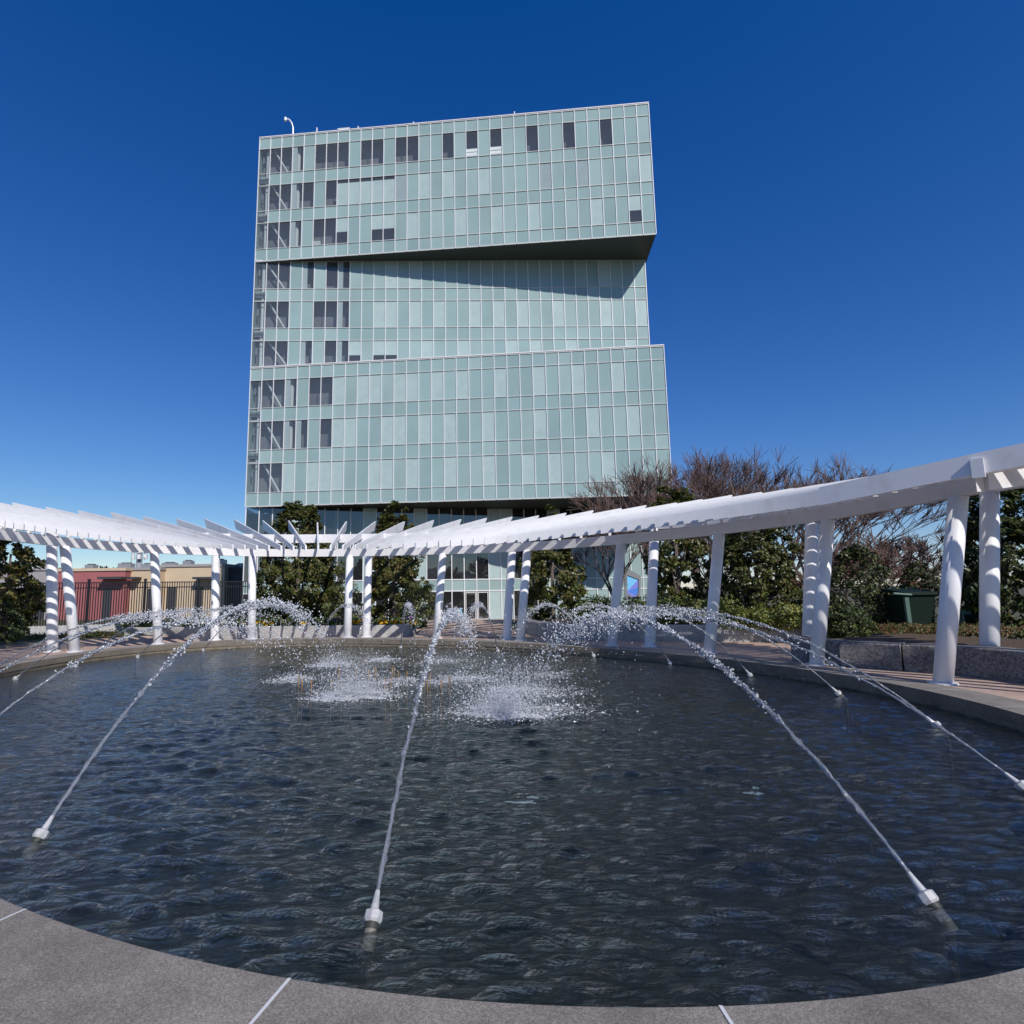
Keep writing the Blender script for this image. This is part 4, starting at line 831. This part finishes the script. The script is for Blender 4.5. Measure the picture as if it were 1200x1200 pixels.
def nozzle(px, py, land, ha, lb_n, lb_j, pt=None, seed=0):
    rng = np.random.default_rng(500+seed); q = gp(px, py, WZ) if pt is None else np.array([*pt, WZ]); l = np.array([land[0], land[1], WZ])
    P = jet_path(q+np.array([0, 0, .06]), l, ha, 160); d0 = P[1]-P[0]; d0 /= np.linalg.norm(d0); base = q.copy()
    e = empty('fountain_nozzle', base, lb_n, 'nozzle', 'nozzles around the pool'); c = q+np.array([0, 0, .012])
    mb = MB(); mb.tube(c-d0*.03, c-d0*.0, .038, .038, PIPE, 18); mb.tube(c-d0*.13, c-d0*.03, .036, .033, NOZD, 16); child(mb, 'body', e)
    mb = MB(); mb.tube(c, c+d0*.012, .041, .050, NOZ, 8); mb.tube(c+d0*.012, c+d0*.052, .050, .048, NOZ, 8); mb.tube(c+d0*.052, c+d0*.062, .046, .024, NOZ, 8); child(mb, 'collar', e)
    mb = MB(); mb.tube(c+d0*.062, c+d0*.155, .023, .012, NOZ, 14); child(mb, 'tip', e)
    mb = MB(); mb.tube(c-d0*.11, np.array([c[0]-d0[0]*.11, c[1]-d0[1]*.11, -.8]), .022, .022, PIPE, 8); child(mb, 'riser_pipe', e)
    # jet: a smooth rope that roughens, then breaks into drops near and past its top
    st = c+d0*.15; P = jet_path(st, l, ha-st[2]+WZ, 420); seg = np.linalg.norm(P[1:]-P[:-1], axis=1); s = np.concatenate([[0], np.cumsum(seg)]); Lt = s[-1]; cut_ = .46*Lt
    Vs, Fs = [], []; nb_ = 0; rope = np.arange(0, cut_, .016); m = 6
    ctr = np.stack([np.interp(rope, s, P[:, k]) for k in range(3)], 1); tan = np.gradient(ctr, axis=0); tan /= np.linalg.norm(tan, axis=1)[:, None]
    u = np.cross(tan, [0, 0, 1.0]); u /= np.linalg.norm(u, axis=1)[:, None]; w = np.cross(tan, u); f = rope/cut_
    sc_ = 1 if seed < 9 else .8; an = np.linspace(0, 2*math.pi, m, endpoint=False); k = np.arange(len(rope)-1)[:, None]*m; j = np.arange(m)[None]; j2 = (j+1) % m
    T1 = np.stack([k+j, k+j2, k+m+j2], -1).reshape(-1, 3); T2 = np.stack([k+j, k+m+j2, k+m+j], -1).reshape(-1, 3)
    for st_ in range(5):
        tw = np.cumsum(np.convolve(rng.normal(0, .22, len(rope)), [.2, .6, .2], 'same'))+st_*1.257+rope*9
        offr = (.0085+.017*f**1.2)*(.6+.5*np.sin(rope*(17+5*st_)+st_*2)+.25*rng.normal(0, 1, len(rope)))*sc_*(0 if st_ == 0 else 1)
        rs = (.0095 if st_ == 0 else .0078)*(1-.25*f)*sc_*(1+np.clip(f*2.5, .4, 1.0)*(.55*np.sin(rope*(29+7*st_)+st_)+rng.normal(0, .62, len(rope)))); rs = np.clip(np.convolve(rs, [.2, .6, .2], 'same'), .0006, .017)
        cc = ctr+(u*np.cos(tw)[:, None]+w*np.sin(tw)[:, None])*offr[:, None]
        ring = cc[:, None]+(u[:, None]*np.cos(an[None, :, None])+w[:, None]*np.sin(an[None, :, None]))*(rs[:, None, None]*rng.uniform(.75, 1.25, (len(rope), m, 1)))
        Vs.append(ring.reshape(-1, 3)); Fs += [T1+nb_, T2+nb_]; nb_ += ring.size//3
    o = fast_mesh('water_jet', np.concatenate(Vs), np.concatenate(Fs), [JETM], smooth=True); tag(o, lb_j, 'water jet', 'water jets of the fountain')
    nd = 1700 if seed < 9 else 900; uu = np.clip(np.where(rng.uniform(0, 1, nd) < .9, rng.beta(2.3, 2.3, nd)*.64+.14, rng.uniform(.5, 1, nd)), .14, .995); sp = .013+.12*np.clip((uu-.35)/.65, 0, 1)**1.2
    Pd = np.stack([np.interp(uu*Lt, s, P[:, k]) for k in range(3)], 1)
    clump = np.sin(uu*70+rng.uniform(0, 6))*.5+np.sin(uu*31)*.5
    Pd = Pd+rng.normal(0, 1, (nd, 3))*sp[:, None]*(1+.5*clump[:, None]); Pd[:, 2] -= np.abs(rng.normal(0, 1, nd))*np.clip(uu-.5, 0, 1)*.35
    rd = np.minimum(np.exp(rng.normal(math.log(.0048), .5, nd))*(1+.35*(uu > .4)), .0105); okd = Pd[:, 2] > WZ; Pd, rd = Pd[okd], rd[okd]
    dr = rng.normal(0, 1, (len(Pd), 3)); dr /= np.linalg.norm(dr, axis=1)[:, None]; V2, F2 = blobs(Pd, rd, rng, 1+np.abs(rng.normal(0, .9, len(Pd))), dr); sp_o = fast_mesh('spray', V2, F2, [DROPM], None, o, smooth=True); tag(sp_o, kind='stuff')
CJ = np.array([-.9, 11.0])
def ld_(pt, r=1.5):
    v = np.asarray(pt)[:2]-CJ; v /= np.linalg.norm(v); return CJ+v*r
N1 = [((45, 985), (-2.0, 9.9), 1.66, 'white fountain nozzle at lower left of the pool', 'water jet rising from the lower left nozzle'),
      ((436, 1085), (.05, 9.6), 1.52, 'nearest white fountain nozzle at front centre', 'nearest water jet rising from the front centre nozzle'),
      ((1092, 1062), (.37, 8.4), 1.50, 'white fountain nozzle at lower right of the pool', 'long water jet slanting from the lower right nozzle')]
for k, ((x, y), l, ha, a, b) in enumerate(N1): nozzle(x, y, l, ha, a, b, None, k)
for k, (x, y, a) in enumerate(((1100, 853, 'right side below the big leaning column'), (984, 815, 'right side just below the paired columns'), (880, 793, 'right side below the tall shaded column'), (786, 779, 'far right side below the striped column'), (696, 770, 'far rim right of the glass doors'), (17, 797, 'far left edge of the pool'), (88, 782, 'far left side below the second column from left'), (161, 771, 'far left side left of the third column'), (238, 763, 'far left rim between the third and fourth columns'))):
    nozzle(x, y, ld_(gp(x, y, WZ), 1.7), 1.42, 'fountain nozzle on the '+a, 'water jet from the nozzle on the '+a, None, 10+k)
for k, (pt, a) in enumerate((((-5.0, 18.6), 'far rim below the broad magnolia'), ((-2.3, 18.0), 'far rim left of the glass doors'), ((.6, 16.5), 'far rim in front of the path'), ((4.55, 5.1), 'right edge just outside the view'), ((-9.0, 10.3), 'left side just outside the view'), ((-7.3, 7.9), 'left side nearer and outside the view'), ((-5.3, 5.9), 'left front outside the view'))):
    nozzle(0, 0, ld_(pt, 1.7), 1.42, 'fountain nozzle at the '+a, 'water jet from the nozzle at the '+a, pt, 30+k)
# splash and foam
rng = np.random.default_rng(77); Ps = []; Rs = []
spl = [((415, 816), .95, .8, 8000), ((590, 836), 1.0, .85, 9000), ((388, 780), .8, .6, 2200), ((345, 797), .8, .25, 1100), ((448, 774), .7, .2, 800), ((618, 812), 1.2, .3, 2600), ((540, 798), 1.1, .3, 1500), ((635, 792), 1.2, .6, 900), ((470, 800), 1.0, .25, 900), ((520, 776), 1.1, .5, 700), ((660, 834), 1.2, .2, 500)]
for (px, s_, hh, n) in spl:
    n = int(n*1.3); c = gp(*px, WZ); q = rng.normal(0, .27*s_, (n, 2))*rng.uniform(.4, 1.35, (n, 1)); z = np.abs(rng.exponential(hh*.20, n)); n = len(q); Ps.append(np.stack([c[0]+q[:, 0]*1.25, c[1]+q[:, 1]*1.2, WZ+.01+z], 1)); Rs.append(np.exp(rng.normal(math.log(.0036), .5, n)))
n = 1500; c = np.array([.2, 11.8]); q = rng.normal(0, 1, (n, 2))*[1.5, 1.7]; Ps.append(np.stack([c[0]+q[:, 0], c[1]+q[:, 1], WZ+np.abs(rng.exponential(.35, n))], 1)); Rs.append(np.exp(rng.normal(math.log(.0045), .5, n)))
n = 650; c = np.array([-3.2, 15.2]); q = rng.normal(0, 1, (n, 2))*[1.3, 1.2]; Ps.append(np.stack([c[0]+q[:, 0], c[1]+q[:, 1], WZ+np.abs(rng.exponential(.35, n))], 1)); Rs.append(np.exp(rng.normal(math.log(.0046), .5, n)))
V, Fq = blobs(np.concatenate(Ps), np.concatenate(Rs), rng); o = fast_mesh('splash_droplets', V, Fq, [DROPM], smooth=True); tag(o, kind='stuff')
Ps = []; Rs = []
for (px, s_, hh, n) in spl:
    c = gp(*px, WZ); n = int(n*.8); q = rng.normal(0, .23*s_, (n, 2)); st = np.sin(q[:, 1]*9+q[:, 0]*2)*.05; Ps.append(np.stack([c[0]+q[:, 0]*1.5, c[1]+q[:, 1]*1.1+st, WZ+.012+.06*np.exp(-(q**2).sum(1)/(.2*s_)**2)*rng.uniform(0, 1, n)+rng.normal(0, .008, n)], 1)); Rs.append(np.exp(rng.normal(math.log(.0085), .5, n)))
P = np.concatenate(Ps); r = np.concatenate(Rs)
fn = np.sin(P[:, 1]*13+2*np.sin(P[:, 0]*2.1))+np.sin(P[:, 0]*4.7+1.5*np.sin(P[:, 1]*6))+.8*np.sin(P[:, 0]*11+P[:, 1]*17); kp = rng.uniform(-1.6, 1.6, len(P)) < fn; P, r = P[kp], r[kp]; V, Fq = blobs(P, r, rng); V = V.reshape(-1, 12, 3); V[:, :, 2] = P[:, None, 2]+(V[:, :, 2]-P[:, None, 2])*.45
o = fast_mesh('foam', V.reshape(-1, 3), Fq, [FOAMM], smooth=True); tag(o, kind='stuff')
# upright brass pipes in the middle
brass = [(350, 803), (354, 807), (365, 808), (388, 807), (397, 792), (400, 806), (417, 792), (432, 795), (438, 792), (440.5, 793), (459.5, 792), (462, 792), (467, 797), (477, 797), (452, 807), (458, 806), (497, 804), (501, 808), (504, 800), (517, 808), (527, 803)]
for k, (x, y) in enumerate(brass):
    p = gp(x, y, WZ); mb = MB(); mb.tube([0, 0, -.6], [0, 0, .13], .008, .008, BRASS, 8); mb.tube([0, 0, .13], [0, 0, .17], .013, .010, BRASS, 8); mb.tube([0, 0, .05], [0, 0, .065], .012, .012, BRASS, 8)
    o = mb.build('brass_pipe'); o.location = tuple(p); tag(o, 'slim upright brass pipe among the splashes in the middle of the pool', 'pipe', 'brass pipes in the middle of the pool')
